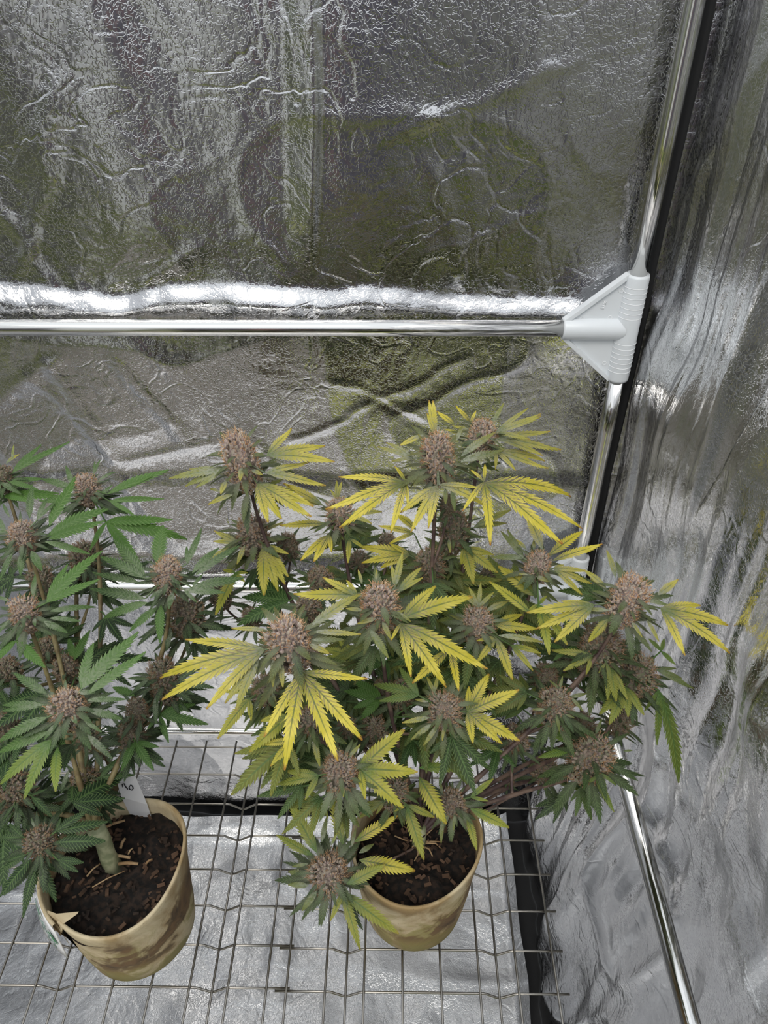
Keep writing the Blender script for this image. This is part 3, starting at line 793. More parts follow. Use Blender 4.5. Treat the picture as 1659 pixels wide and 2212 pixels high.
class Plant:
    def __init__(self, root, base, stem_mat, seed):
        self.root, self.base, self.stem = root, Vector(base), stem_mat
        self.samples = []           # (point, radius) along the branches
        self.r = random.Random(seed); self.tops = []; self.later = []
    def branch(self, path, r0, r1):
        m = MB(); n = 14; pts = []
        for i in range(n + 1):
            t = i / n
            a, b, c, d = path
            pts.append(a * (1 - t) ** 3 + b * 3 * t * (1 - t) ** 2 + c * 3 * t * t * (1 - t) + d * t ** 3)
        rad = [r0 + (r1 - r0) * (i / n) ** 0.7 for i in range(n + 1)]
        for i in (4, 7, 10): rad[i] *= 1.25       # the nodes
        m.tube(pts, rad, 8)
        m.build('branch', self.stem, self.root)
        return list(zip(pts, rad))
    def grow_to(self, P, big):
        B = self.base
        best = None
        for q, rad in self.samples:
            if q.z > P.z - 0.035 or rad < 0.0011: continue
            e = (q - P).length + 0.08 * (q - B).length
            if best is None or e < best[0]: best = (e, q, rad)
        direct = (P - B).length
        if best is None or (big and P.z > 1.13 and direct > 0.2):
            a = B + Vector((self.r.uniform(-.004, .004), self.r.uniform(-.004, .004), 0.0))
            h = Vector((P.x - B.x, P.y - B.y, 0))
            path = (a, B + Vector((h.x * 0.22, h.y * 0.22, 0.03 + 0.10 * (P.z - B.z))), B + Vector((h.x * 0.92, h.y * 0.92, 0.50 * (P.z - B.z))), P)
            self.samples += [s for s in self.branch(path, 0.0030, 0.0018)][5:]
        else:
            q = best[1]; v = P - q
            path = (q, q + Vector((v.x * 0.5, v.y * 0.5, v.z * 0.2)), q + Vector((v.x * 0.9, v.y * 0.9, v.z * 0.6)), P)
            self.samples += self.branch(path, min(0.0020, best[2] * 0.8), 0.0012)[6:]
    def leaf(self, B, tips, col, name='fan_leaf', stalk=None, **kw):
        m = MB(); B = Vector(B)
        if stalk is not None and len(tips) > 1:
            mid = (B + stalk) / 2 + Vector((0, 0, 0.004)); petiole(m, [stalk, mid, B], [0.0010, 0.0009, 0.0008])
        for i, T in enumerate(tips):
            k = dict(kw); k['w'] = kw.get('w', 0.085) * self.r.uniform(0.9, 1.1); k['twist'] = kw.get('twist', self.r.uniform(-.22, .22))
            k.setdefault('curl', self.r.uniform(-0.45, 0.9))
            blade(m, B + Vector((0, 0, 0.0002 * i)), T, **k)
        o = m.build(name, M['leaf'], self.root); o.color = col
        return o
    def cola(self, crop, c, r, Y, yel=0.0, warm=1.0, big=True, fresh=0.4, leaves=(), tall=1.0, sugar=None, under=4):
        px, py = px_of(crop, c)
        P = at(px, py, Y); zc = depth_of(P); R = r * KC * zc / F_PX
        out = Vector((P.x - self.base.x, P.y - self.base.y, 0))
        ax = (Vector((0, 0, 1)) + out * 0.7 + Vector((self.r.uniform(-.08, .08), self.r.uniform(-.14, .02), 0))).normalized()
        S = Vector((R * 0.92, R * 0.92, R * 0.92 * tall))
        O = P - ax * R * 0.30
        bi = self.r.randrange(len(BUDS))
        bo = bpy.data.objects.new('bud', BUDS[bi][0]); COL.objects.link(bo)
        bo.parent = self.root
        rot = ax.to_track_quat('Z', 'Y').to_matrix() @ Matrix.Rotation(self.r.uniform(0, 6.28), 3, 'Z')
        mw = Matrix.Translation(O) @ rot.to_4x4() @ Matrix.Diagonal((S.x, S.y, S.z, 1))
        bo.matrix_basis = Matrix.Translation(-self.root.location) @ mw
        bo.color = (warm, self.r.uniform(0.2, 0.5) if warm > 0.5 else self.r.uniform(0.5, 0.9), self.r.random(), 1)
        bo['kind'] = 'stuff'
        ho = bpy.data.objects.new('pistils', BUDS[bi][1]); COL.objects.link(ho); ho.parent = bo; ho['kind'] = 'stuff'; ho.color = (warm, 0, 0, 1)
        frost = 0.85 if warm > 0.5 else 0.45
        if big:
            n = 13
            for k in range(n):
                a = k * 2.39996 + self.r.uniform(-.3, .3); z = -1.45 + 1.75 * k / n; L = self.r.uniform(1.45, 2.4) * (1.1 if k < n * 0.65 else 0.8)
                e = self.r.uniform(-0.25, 0.45) + 0.40 * z / 1.5
                s = bpy.data.objects.new('sugar_leaf', SUGAR[self.r.randrange(6)]); COL.objects.link(s); s.parent = bo
                s.matrix_basis = Matrix.Rotation(a, 4, 'Z') @ Matrix.Translation((0.62, 0, z)) @ Matrix.Rotation(-e, 4, 'Y') @ Matrix.Diagonal((L, L * 0.9, L, 1))
                s.color = (yel * self.r.uniform(0.0, 0.25), frost * self.r.uniform(0.8, 1.1), fresh * self.r.uniform(0.2, 0.8), 1)
        if True:
            s = bpy.data.objects.new('small_leaves', RUFF[self.r.randrange(3)]); COL.objects.link(s); s.parent = bo; s['kind'] = 'stuff'
            s.matrix_basis = Matrix.Diagonal((1.15, 1.15, 1.0, 1))
            s.color = (yel * 0.15, frost, fresh * 0.5, 1)
        base = O - ax * R * 1.5
        self.grow_to(base, big)
        if big:                                   # the leaves that clothe the stem under the flower
            self.later.append((base, ax, R, yel, fresh, under))
        self.tops.append((P, R))
        for lf in leaves:
            hub, tips = lf[0], lf[1]; op = dict(lf[2]) if len(lf) > 2 else {}
            cr = op.pop('c', crop); hx, hy = px_of(cr, hub); hz = zc
            if hy > py + 0.4 * r * KC: hz = zc - 0.5 * R
            hz += op.pop('dz', 0.0)
            B = CAM_P + ray(hx, hy) * hz
            y = op.pop('y', yel); f = op.pop('f', None); g = op.pop('g', fresh); sl = op.pop('s', None)
            pts = []
            for t in tips:
                tx, ty = px_of(cr, t)
                run = sl if sl is not None else (0.25 if ty < hy - 25 else (-0.35 if ty > hy + 20 else -0.12))
                pts.append(solve_tip(B, tx, ty, run))
            single = len(tips) == 1
            if f is None: f = 0.65 if single else 0.35
            if op.pop('far', False): stalk = None
            else: stalk = O - ax * R * 0.6
            self.leaf(B, pts, (y * self.r.uniform(0.85, 1.0), f, g * self.r.uniform(0.8, 1.15), 1), 'leaf' if single else 'fan_leaf', stalk, **op)
    def hides(self, pts):                         # would these leaf points stand in front of a flower top?
        for p in pts:
            zp = depth_of(p); q = CAM_R.transposed() @ (p - CAM_P); x, y = q.x / zp, q.y / zp
            for P, R in self.tops:
                zt = depth_of(P); t = CAM_R.transposed() @ (P - CAM_P)
                if zp < zt + 0.01 and math.hypot(x - t.x / zt, y - t.y / zt) < 1.35 * R / zt: return True
            if p.x > WALL_R - 0.05 or p.y > WALL_Y - 0.06: return True
        return False
    def fan(self, q, a, L, nl, spread, col, st, lo, hi):
        H = q + Vector((math.cos(a), math.sin(a), 0.25)) * st; tips = []
        for j in range(nl):
            k = abs(j - (nl - 1) / 2) / ((nl - 1) / 2); aa = a + (j - (nl - 1) / 2) * (spread / nl); ll = L * (1 - 0.53 * k ** 1.3)
            tips.append(H + Vector((math.cos(aa) * ll, math.sin(aa) * ll, ll * self.r.uniform(lo, hi))))
        chk = [H] + tips + [(H + t) / 2 for t in tips]
        if self.hides(chk): return False
        self.leaf(H, tips, col, 'fan_leaf', q, w=0.10)
        return True
    def dress(self):                              # leaves that clothe the stems under the flowers
        for base, ax, R, yel, fresh, n in self.later:
            for k in range(n):
                for tr in range(10):
                    q = base - ax * R * self.r.uniform(-0.2, 1.8); a = k * 1.6 + self.r.uniform(-.8, .8)
                    if self.fan(q, a, R * self.r.uniform(1.4, 2.2), self.r.choice((3, 5, 5)), 2.3, (yel * self.r.uniform(0, 0.4), 0.2, fresh * self.r.uniform(0.2, 0.9), 1), 0.010, -0.5, 0.05): break
    def filler(self, n, zlo, zhi, spread, fresh, yel=0.0, xlo=-9, xhi=9):
        cand = [q for q, rad in self.samples if zlo < q.z < zhi and xlo < q.x < xhi]
        for k in range(n):
            for tr in range(12):
                if self.fan(self.r.choice(cand), self.r.uniform(0, 2 * PI), self.r.uniform(0.038, 0.070) * spread, self.r.choice((5, 5, 7)), 3.2,
                            (yel * self.r.random(), 0.05, fresh * self.r.uniform(0.2, 1.1), 1), self.r.uniform(0.015, 0.04), -0.45, -0.05): break

# ------------------------------------------------------------------ right plant
pb = at_z(893, 2065, WZ); RBX, RBY = pb.x, pb.y + 0.055
right = empty('potted_cannabis_plant', (RBX, RBY, WZ + 0.0035))
tag(right, 'yellowing cannabis plant with bright yellow fan leaves in a stained fibre pot near the corner', 'plant', 'potted plants on the wire grid')
sq_r = lambda a: 0.035 * math.cos(2 * (a - 0.5)) + 0.025 * math.cos(3 * (a - 0.15))
PH = 0.128; RT = 0.0655
make_pot(right, M['pot_r'], RBX, RBY, 0.0545, RT, PH, sq_r, dz=0.0016)
SZ = WZ + PH * 0.80
make_soil(right, RBX, RBY, RT - 0.0035, SZ, sq_r, 2)
tb = at_z(905, 1822, SZ)
m = MB(); m.tube([tb + Vector((0, 0, -0.01)), tb + Vector((0, 0, 0.012)), tb + Vector((0.001, 0.002, 0.03))], [0.0085, 0.0070, 0.0062], 12)
m.build('trunk', M['trunk'], right)
for k in range(9):
    a = k * 0.75; m = MB(); q = tb + Vector((math.cos(a) * 0.006, math.sin(a) * 0.006, 0.004)); e = tb + Vector((math.cos(a) * 0.026, math.sin(a) * 0.022, 0.004 + 0.006 * math.sin(k * 2.1)))
    m.tube([q, (q + e) / 2 + Vector((0.002, 0, 0.006 * math.sin(k))), e], [0.0011, 0.0009, 0.0006], 5); m.build('root', M['twig'], right)
R_ = Plant(right, tb + Vector((0, 0, 0.02)), M['stem_r'], 11)
Yv = 1.0
R_.cola('D', (490, 395), 112, 0.62, 0.9, fresh=0.2, tall=1.25, leaves=[
    ((285, 600), [(-140, 572), (-215, 790), (-135, 905), (188, 940), (300, 745), (215, 495)], dict(y=1.0, w=0.058, arch=0.17, f=0.15)),
    ((785, 600), [(1355, 682), (1420, 893), (1280, 1010), (828, 998), (650, 780), (700, 520), (792, 480)], dict(y=1.0, w=0.058, arch=0.17, f=0.15)),
    ((490, 622), [(318, 915), (430, 890), (250, 805)], dict(y=0.95, w=0.075, arch=0.2, f=0.5)),
    ((500, 615), [(800, 750), (760, 640)], dict(y=0.8, w=0.07, arch=0.2, f=0.6)),
    ((330, 445), [(105, 375), (158, 340), (190, 470)], dict(y=0.35, f=0.9, w=0.07, s=0.2)),
    ((470, 300), [(460, 75), (433, 78), (420, 160)], dict(y=0.8, w=0.07, s=0.9, f=0.4)), ((400, 340), [(362, 290)], dict(s=0.9, y=0.3)),
    ((400, 295), [(248, 366)], dict(y=0.9)), ((600, 235), [(485, 150)], dict(y=1.0, w=0.1, f=0.1)),
    ((640, 430), [(858, 280)], dict(y=0.3, f=0.9, w=0.09)), ((640, 465), [(903, 405)], dict(y=0.2, f=0.9, w=0.09)), ((610, 330), [(650, 235)], dict(y=0.3, f=0.9)),
    ((540, 640), [(540, 745)], dict(y=0.2, f=0.4)), ((580, 640), [(600, 790)], dict(y=0.1, f=0.3))])
R_.cola('D', (775, 265), 92, 0.70, 0.6, fresh=0.4, leaves=[
    ((855, 290), [(1070, 125), (1150, 168), (1155, 188), (1085, 335)], dict(y=0.5, f=0.6, w=0.055, s=0.35)),
    ((865, 320), [(1200, 285), (1262, 405), (1160, 430)], dict(y=0.55, f=0.6, w=0.06)),
    ((865, 400), [(1185, 520), (1183, 460), (990, 525), (860, 512)], dict(y=0.6, f=0.5, w=0.065)),
    ((835, 230), [(915, 90)], dict(y=0.3, s=0.9)), ((700, 215), [(600, 108), (735, 143)], dict(y=0.95, s=0.8, w=0.1, f=0.1)),
    ((690, 260), [(585, 240)], dict(y=0.7)), ((660, 300), [(540, 260)], dict(y=0.8))])
R_.cola('C', (520, 290), 115, 0.64, 0.55, fresh=0.5, tall=1.45, leaves=[
    ((430, 405), [(78, 458), (178, 505), (210, 402), (250, 520)], dict(y=0.3, f=0.95, w=0.075)),
    ((480, 560), [(325, 622)], dict(f=0.6)), ((400, 540), [(335, 520)], dict(y=0.4)),
    ((700, 310), [(860, 147), (1070, 255), (1135, 350)], dict(y=0.75, w=0.082, f=0.4)),
    ((690, 420), [(965, 365), (1072, 510)], dict(y=0.65, w=0.075, f=0.6)),
    ((640, 490), [(1000, 635), (985, 712), (800, 730), (712, 745)], dict(y=0.75, w=0.085, f=0.2)),
    ((600, 400), [(672, 432)], dict(f=1.0, w=0.16)), ((540, 380), [(530, 470)], dict(f=1.0, w=0.16)), ((440, 470), [(405, 555)], dict(f=0.5, w=0.15))])
R_.cola('C', (600, 780), 108, 0.64, 0.5, 0.55, fresh=0.55, leaves=[
    ((520, 870), [(358, 858), (300, 1022), (372, 800)], dict(y=0.55, f=0.5)),
    ((680, 885), [(685, 1212), (816, 1130), (770, 1172), (840, 940), (838, 1085)], dict(y=0.6, w=0.1, f=0.15)),
    ((690, 790), [(800, 740)], dict(f=0.7)), ((560, 880), [(510, 1010)], {})])
R_.cola('C', (1160, 650), 88, 0.66, 0.55, fresh=0.55, leaves=[
    ((1060, 630), [(835, 508), (808, 490), (880, 585)], dict(y=0.9, w=0.08)),
    ((1150, 590), [(1148, 468), (1180, 475), (1108, 530)], dict(y=0.5, s=0.9)), ((1080, 745), [(790, 765)], dict(y=0.8, f=0.2)),
    ((1100, 815), [(915, 982), (1000, 996), (1115, 932)], dict(y=0.85, w=0.1, f=0.1)),
    ((1230, 690), [(1440, 665), (1382, 640), (1372, 742)], dict(f=0.7)), ((1230, 840), [(1330, 905), (1220, 1000)], dict(f=0.1))])
R_.cola('D', (1135, 1105), 88, 0.60, 0.4, fresh=0.4, leaves=[
    ((1040, 1085), [(895, 915), (935, 910), (835, 1080)], dict(y=0.15, f=0.55)),
    ((1160, 1030), [(1055, 795)], dict(y=0.85, w=0.1)), ((1105, 1030), [(1105, 970)], {}), ((1060, 1030), [(985, 962)], dict(y=0.8)),
    ((1200, 1065), [(1420, 907)], dict(y=0.85, w=0.11, f=0.1)), ((1225, 1100), [(1542, 1003)], dict(y=0.95, w=0.075, f=0.15)),
    ((1230, 1150), [(1445, 1168), (1470, 1252), (1412, 1322), (1300, 1125)], dict(y=0.65, w=0.08)),
    ((1130, 1335), [(878, 1140)], dict(y=0.55, w=0.12, f=0.05)), ((1090, 1440), [(820, 1235)], dict(y=0.55, g=1.2, w=0.09, f=0.0, dz=-0.03)),
    ((1135, 1380), [(1205, 1700), (1185, 1330), (1060, 1430), (1320, 1640)], dict(y=0.4, g=1.0, w=0.09, f=0.0, dz=-0.02)),
    ((1070, 1190), [(1010, 1185)], dict(f=1.0)), ((1120, 1200), [(1205, 1235)], dict(f=1.0, w=0.16)), ((1080, 1200), [(1070, 1240)], dict(f=1.0, w=0.16))])
R_.cola('D', (440, 1105), 105, 0.62, 0.55, 0.45, fresh=0.55, leaves=[
    ((310, 1065), [(0, 1020), (2, 1112), (120, 1146), (180, 990)], dict(y=0.75, w=0.095, f=0.1)),
    ((340, 925), [(113, 880), (180, 990)], dict(y=0.9, w=0.08, f=0.05)), ((350, 900), [(225, 800)], dict(y=0.8, f=0.0, w=0.15))])
R_.cola('D', (600, 870), 90, 0.645, 0.4, 0.45, fresh=0.5, tall=1.4, leaves=[
    ((660, 1020), [(870, 1182), (720, 1246), (850, 1065), (640, 1130)], dict(y=0.45, w=0.12, f=0.05)), ((720, 890), [(932, 858), (960, 775)], dict(y=0.3, f=0.3)), ((560, 960), [(570, 1050)], {})])
R_.cola('C', (1425, 1235), 130, 0.50, 0.5, fresh=0.5, tall=1.1, leaves=[
    ((1280, 1205), [(1058, 1093), (880, 1206), (1210, 1105)], dict(y=0.75, w=0.085, f=0.35)),
    ((1310, 1130), [(1285, 1040)], dict(f=0.8, s=0.9)), ((1400, 1110), [(1402, 1040)], dict(f=0.8, s=0.9)), ((1520, 1150), [(1570, 930), (1500, 1010)], dict(s=0.7, f=0.6)), ((1540, 1180), [(1690, 1020), (1700, 1090)], dict(s=0.4)),
    ((260, 1470), [(478, 1260), (715, 1325)], dict(c='D', y=0.65, w=0.095, f=0.15)),
    ((255, 140), [(320, 485), (545, 542), (800, 437), (190, 250)], dict(c='F', y=0.85, w=0.072, arch=0.16, f=0.2)),
    ((1530, 1310), [(1622, 1370)], dict(y=0.3, f=0.9)), ((1400, 1350), [(1278, 1385)], dict(f=0.8, w=0.12)), ((1440, 1370), [(1492, 1480)], dict(f=0.9, w=0.12)), ((1480, 1340), [(1580, 1300)], dict(f=0.9)),
    ((1320, 1300), [(1210, 1290)], dict(f=0.8)), ((1360, 1420), [(1480, 1610)], dict(y=0.2)),
    ((570, 300), [(625, 572), (328, 522), (725, 360)], dict(c='F', y=0.95, w=0.085, f=0.0, dz=0.03))])
R_.cola('D', (745, 1475), 100, 0.54, 0.4, 0.8, fresh=0.4, leaves=[
    ((750, 1400), [(765, 1240), (690, 1270), (630, 1300), (850, 1300)], dict(s=0.8, f=0.6)), ((855, 1510), [(1125, 1542), (1030, 1445), (990, 1560)], dict(y=0.65, w=0.1, f=0.15)),
    ((865, 230), [(968, 505), (738, 392), (740, 250)], dict(c='F', y=0.6, w=0.09, f=0.2)), ((880, 215), [(1162, 258)], dict(c='F', y=0.4, f=0.8, w=0.06)),
    ((670, 130), [(560, 80), (600, 200)], dict(c='F', f=0.6)), ((960, 280), [(1100, 440), (1150, 330)], dict(c='F', g=0.5, f=0.0)), ((800, 1420), [(940, 1360)], {})])
R_.cola('E', (838, 340), 146, 0.44, 0.8, fresh=0.3, tall=1.15, sugar=12, leaves=[
    ((690, 425), [(190, 368), (0, 604), (28, 745), (315, 810)], dict(y=0.85, w=0.054, arch=0.18, f=0.4)), ((650, 470), [(435, 776), (502, 812)], dict(y=0.45, f=0.75, w=0.07)),
    ((745, 480), [(738, 660)], dict(y=0.4, f=0.95, w=0.09)), ((790, 500), [(803, 664)], dict(y=0.5, f=0.8, w=0.1)), ((890, 410), [(980, 492)], dict(y=0.2, f=1.0, w=0.14)),
    ((922, 575), [(682, 985), (812, 1192), (1158, 1145), (1312, 1002), (1342, 620)], dict(y=0.9, w=0.068, arch=0.14, f=0.15)),
    ((990, 360), [(1135, 380)], dict(y=0.1, f=0.9)), ((970, 390), [(1100, 450)], dict(f=1.0, w=0.12)),
    ((975, 280), [(1302, 62)], dict(y=0.45, f=0.8, w=0.085)), ((1000, 310), [(1300, 332)], dict(y=0.5, f=0.8, w=0.06)), ((700, 300), [(478, 292)], dict(y=0.6, f=0.7, w=0.06))])
R_.cola('E', (680, 660), 85, 0.46, 0.4, 0.5, fresh=0.5, leaves=[
    ((590, 740), [(388, 996), (600, 880), (500, 800)], dict(y=0.5, g=0.9, w=0.1, f=0.05)), ((580, 690), [(415, 695)], dict(y=0.5, g=0.8, f=0.1)), ((740, 700), [(760, 800)], {})])
R_.cola('E', (968, 860), 82, 0.43, 0.4, 0.5, fresh=0.5, leaves=[
    ((840, 850), [(590, 1080), (660, 880), (760, 960)], dict(y=0.45, g=0.9, w=0.12, f=0.0)), ((1000, 990), [(1040, 1172)], dict(y=0.4)), ((860, 1010), [(725, 1172), (668, 1030), (820, 1110)], dict(y=0.7, g=0.9, f=0.0, w=0.11))])
R_.cola('E', (1165, 1180), 118, 0.40, 0.4, 0.6, fresh=0.6, leaves=[
    ((1295, 1190), [(1582, 935), (1660, 1212), (1572, 1440), (1330, 1380), (1440, 1010)], dict(y=0.55, g=0.9, w=0.115, f=0.1)),
    ((1030, 1230), [(760, 1290), (838, 1212), (945, 1385), (835, 1200)], dict(y=0.3, g=0.6, w=0.1, f=0.1)),
    ((1140, 1110), [(1105, 1010)], dict(s=0.8)), ((1220, 1120), [(1300, 1030)], {}), ((1190, 1290), [(1190, 1370)], {})])
R_.cola('E', (1530, 1325), 85, 0.425, 0.3, 0.5, fresh=0.5, under=1, leaves=[((1450, 1400), [(1285, 1505), (1275, 1420), (1400, 1480)], dict(g=0.3, f=0.2)),
    ((290, 1300), [(402, 1655), (470, 1380), (215, 1340)], dict(c='F', y=0.35, g=0.6, w=0.11, f=0.05)), ((370, 1120), [(545, 1425)], dict(c='F', y=0.6, g=0.7, w=0.14, f=0.0)), ((370, 1062), [(692, 1064)], dict(c='F', y=0.2, g=1.2, w=0.10, f=0.0))])
R_.cola('F', (535, 665), 108, 0.46, 0.5, 0.65, fresh=0.5, leaves=[
    ((370, 600), [(78, 528), (118, 636), (245, 420)], dict(y=0.1, g=0.8, w=0.1, f=0.1)), ((470, 580), [(420, 480), (490, 470)], dict(s=0.8, f=0.5)),
    ((680, 705), [(820, 455), (1010, 566), (1010, 892), (900, 912), (715, 905), (690, 540)], dict(y=0.75, g=0.7, w=0.105, f=0.15)),
    ((440, 740), [(262, 776)], dict(f=0.8)), ((460, 780), [(320, 882)], dict(y=0.3, f=0.8)), ((490, 790), [(400, 922)], dict(y=0.3, f=0.8)), ((530, 800), [(520, 890)], dict(f=0.8)), ((430, 640), [(345, 625)], dict(f=0.9))])
R_.cola('F', (1255, 640), 112, 0.50, 0.15, 0.45, fresh=0.35, leaves=[
    ((1060, 585), [(810, 562), (840, 722), (968, 482), (880, 470), (1000, 690)], dict(g=0.25, w=0.11, f=0.05)), ((1270, 560), [(1290, 475), (1200, 500)], dict(s=0.8, f=0.5)), ((1340, 610), [(1442, 588), (1420, 700)], dict(f=0.6)),
    ((1180, 690), [(1095, 688)], dict(f=0.8)), ((1250, 720), [(1270, 830)], dict(f=0.3)), ((1300, 720), [(1365, 742)], {})])
R_.cola('F', (1490, 965), 140, 0.50, 0.1, 0.5, fresh=0.5, leaves=[
    ((1350, 900), [(1078, 768)], dict(g=1.0, f=0.0, w=0.12)), ((1350, 940), [(1132, 998)], dict(g=0.9, f=0.0, w=0.11)), ((1500, 850), [(1540, 748), (1405, 830)], dict(s=0.7, g=0.3)),
    ((1500, 1120), [(1617, 1348), (1440, 1160), (1560, 1200)], dict(y=0.15, g=0.7, f=0.1)), ((850, 1400), [(905, 1395)], dict(c='G', f=0.3)), ((700, 1540), [(742, 1655), (805, 1620), (640, 1600)], dict(c='G', g=0.6, f=0.2))])
R_.cola('F', (990, 860), 80, 0.50, 0.1, 0.35, False, 0.3)
R_.cola('F', (1190, 1060), 82, 0.52, 0.1, 0.35, False, 0.3, leaves=[((1220, 1130), [(1405, 1210), (1170, 1202)], dict(g=0.4, f=0.1)), ((1150, 1050), [(1055, 1040)], {}),])
R_.cola('F', (585, 1275), 82, 0.44, 0.2, 0.55, fresh=0.5, under=1, leaves=[
    ((700, 1250), [(848, 1132), (815, 1276)], dict(y=0.3, g=0.9, f=0.1)), ((700, 1325), [(948, 1446)], dict(y=0.35, g=1.0, w=0.11, f=0.05)), ((680, 1370), [(740, 1592)], dict(y=0.35, g=0.8, w=0.11, f=0.05)),
    ((520, 1390), [(512, 1545)], dict(g=0.5)), ((600, 1360), [(590, 1462)], dict(g=0.6)), ((520, 1230), [(500, 1140)], dict(s=0.8))])
R_.cola('F', (940, 1142), 34, 0.50, 0.0, 0.35, False, 0.4)
R_.cola('G', (890, 390), 122, 0.55, 0.5, fresh=0.45, tall=1.2, leaves=[
    ((800, 290), [(742, 113)], dict(y=0.4, s=0.8, w=0.10)), ((740, 360), [(595, 238)], dict(f=0.5, w=0.11)), ((720, 340), [(640, 300)], dict(f=0.7)),
    ((660, 465), [(230, 516), (293, 622), (405, 706), (450, 440)], dict(y=0.75, w=0.075, f=0.3)), ((750, 555), [(620, 708)], dict(y=0.55, w=0.11, f=0.2)),
    ((1070, 400), [(1197, 305)], dict(y=0.7, w=0.14)), ((1085, 485), [(1350, 465), (1525, 595), (1540, 772), (1240, 792)], dict(y=0.8, w=0.072, arch=0.14, f=0.25)),
    ((1000, 560), [(1075, 702)], dict(y=0.45, f=0.7)), ((900, 570), [(968, 672)], dict(y=0.5, f=0.8)), ((760, 500), [(600, 495)], dict(y=0.3, f=0.8, w=0.07)), ((980, 430), [(1145, 470)], dict(y=0.1, f=0.9)), ((960, 480), [(1020, 500)], dict(f=1))])
R_.cola('G', (715, 700), 140, 0.56, 0.2, 0.35, fresh=0.4, leaves=[
    ((650, 790), [(608, 915), (463, 888), (390, 760)], dict(y=0.4, g=0.7, f=0.2)), ((740, 830), [(770, 968), (690, 900)], dict(y=0.2, g=0.5, f=0.2)),
    ((760, 860), [(875, 1072), (800, 1090), (745, 1075)], dict(y=0.3, g=0.5, f=0.1, w=0.10))])
R_.cola('G', (950, 880), 120, 0.56, 0.1, 0.35, fresh=0.35, leaves=[
    ((1060, 880), [(1288, 1003), (1225, 935), (1190, 870)], dict(g=0.3, f=0.3, w=0.07)), ((860, 990), [(760, 1228), (690, 1170), (880, 1180), (980, 1172)], dict(y=0.25, g=0.7, w=0.12, f=0.05)),
    ((1075, 1010), [(1175, 1435), (1058, 1352), (985, 1142), (1200, 1600)], dict(g=0.55, w=0.062, f=0.0, s=-2.0)), ((1090, 760), [(1180, 850), (1110, 680), (1010, 680)], dict(g=0.9, w=0.13, f=0.0))])
# flowers deeper inside the bush
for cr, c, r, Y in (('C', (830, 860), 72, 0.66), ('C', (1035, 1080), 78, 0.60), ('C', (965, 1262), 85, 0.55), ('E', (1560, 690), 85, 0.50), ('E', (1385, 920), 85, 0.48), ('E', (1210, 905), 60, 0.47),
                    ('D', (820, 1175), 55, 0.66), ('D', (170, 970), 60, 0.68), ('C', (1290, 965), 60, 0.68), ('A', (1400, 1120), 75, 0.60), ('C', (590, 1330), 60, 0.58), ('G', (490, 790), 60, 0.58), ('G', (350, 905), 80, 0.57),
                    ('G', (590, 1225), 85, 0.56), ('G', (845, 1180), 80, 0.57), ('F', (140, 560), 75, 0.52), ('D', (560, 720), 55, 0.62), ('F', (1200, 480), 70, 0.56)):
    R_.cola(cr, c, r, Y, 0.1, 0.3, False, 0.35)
for (cr, hub, tips, op, Y) in (('C', (840, 1240), [(508, 1392), (535, 1212), (600, 1100), (660, 1330)], dict(g=0.35, w=0.12), 0.58),
                           ('C', (500, 1060), [(372, 1330), (560, 1120), (580, 1060), (420, 1040)], dict(g=0.8, y=0.4, w=0.11), 0.60),
                           ('E', (1250, 470), [(1045, 490), (1060, 420), (1160, 350), (1210, 560)], dict(g=1.0, y=0.35, w=0.11), 0.50),
                           ('E', (1460, 500), [(1240, 590), (1240, 470), (1330, 400), (1480, 620)], dict(g=0.6, w=0.11), 0.52),
                           ('E', (1440, 740), [(1200, 690), (1260, 620), (1250, 800), (1290, 880)], dict(g=0.9, w=0.12), 0.50),
                           ('F', (875, 945), [(690, 1052), (820, 1152), (990, 1060), (760, 960)], dict(g=0.35, w=0.11), 0.49),
                           ('F', (330, 890), [(575, 990), (350, 1060), (250, 1060)], dict(g=0.3, w=0.11), 0.47),
                           ('G', (480, 760), [(350, 710), (400, 820), (600, 720), (540, 820)], dict(g=0.5, w=0.11), 0.56),
                           ('F', (640, 1000), [(660, 900), (590, 1080), (690, 1040)], dict(g=0.6, w=0.11), 0.47)):
    hx, hy = px_of(cr, hub); B = at(hx, hy, Y); pts = [solve_tip(B, *px_of(cr, t), -0.2) for t in tips]
    y = op.pop('y', 0.0); g = op.pop('g')
    R_.leaf(B, pts, (y, 0.0, g, 1), 'fan_leaf', B + Vector((0.01, 0.015, -0.012)), **op)
# the low flower that leans out over the pot rim
R_.cola('H', (440, 680), 128, 0.375, 0.15, 0.6, True, 0.35, leaves=[
    ((370, 570), [(185, 230)], dict(y=0.3, g=0.7, w=0.09, f=0.1)), ((535, 515), [(470, 155)], dict(y=0.4, g=0.7, w=0.10, f=0.1, s=0.5)), ((400, 500), [(436, 333)], dict(g=0.3, s=0.5)), ((610, 500), [(888, 333)], dict(y=0.75, g=0.9, w=0.095, f=0.05)),
    ((340, 585), [(110, 455)], dict(y=0.25, g=0.7, w=0.10, f=0.1)), ((320, 720), [(185, 688)], dict(g=0.3, w=0.13)), ((310, 640), [(212, 658)], dict(g=0.3)), ((315, 780), [(185, 772)], dict(g=0.3, w=0.13)), ((370, 810), [(272, 942)], dict(g=0.35, w=0.13)),
    ((640, 615), [(1003, 686)], dict(y=0.75, g=1.0, w=0.10, f=0.1)), ((560, 770), [(808, 645)], dict(y=0.35, g=0.9, w=0.12, f=0.2)),
    ((535, 825), [(645, 1188), (893, 1087), (455, 1005)], dict(y=0.35, g=0.6, w=0.09, f=0.1)), ((590, 530), [(620, 408)], dict(g=0.2, s=0.5)), ((460, 520), [(500, 440)], dict(y=0.4, g=0.9, s=0.6)), ((640, 570), [(730, 515)], dict(f=0.6, w=0.13))], tall=0.85, under=0)
R_.dress()
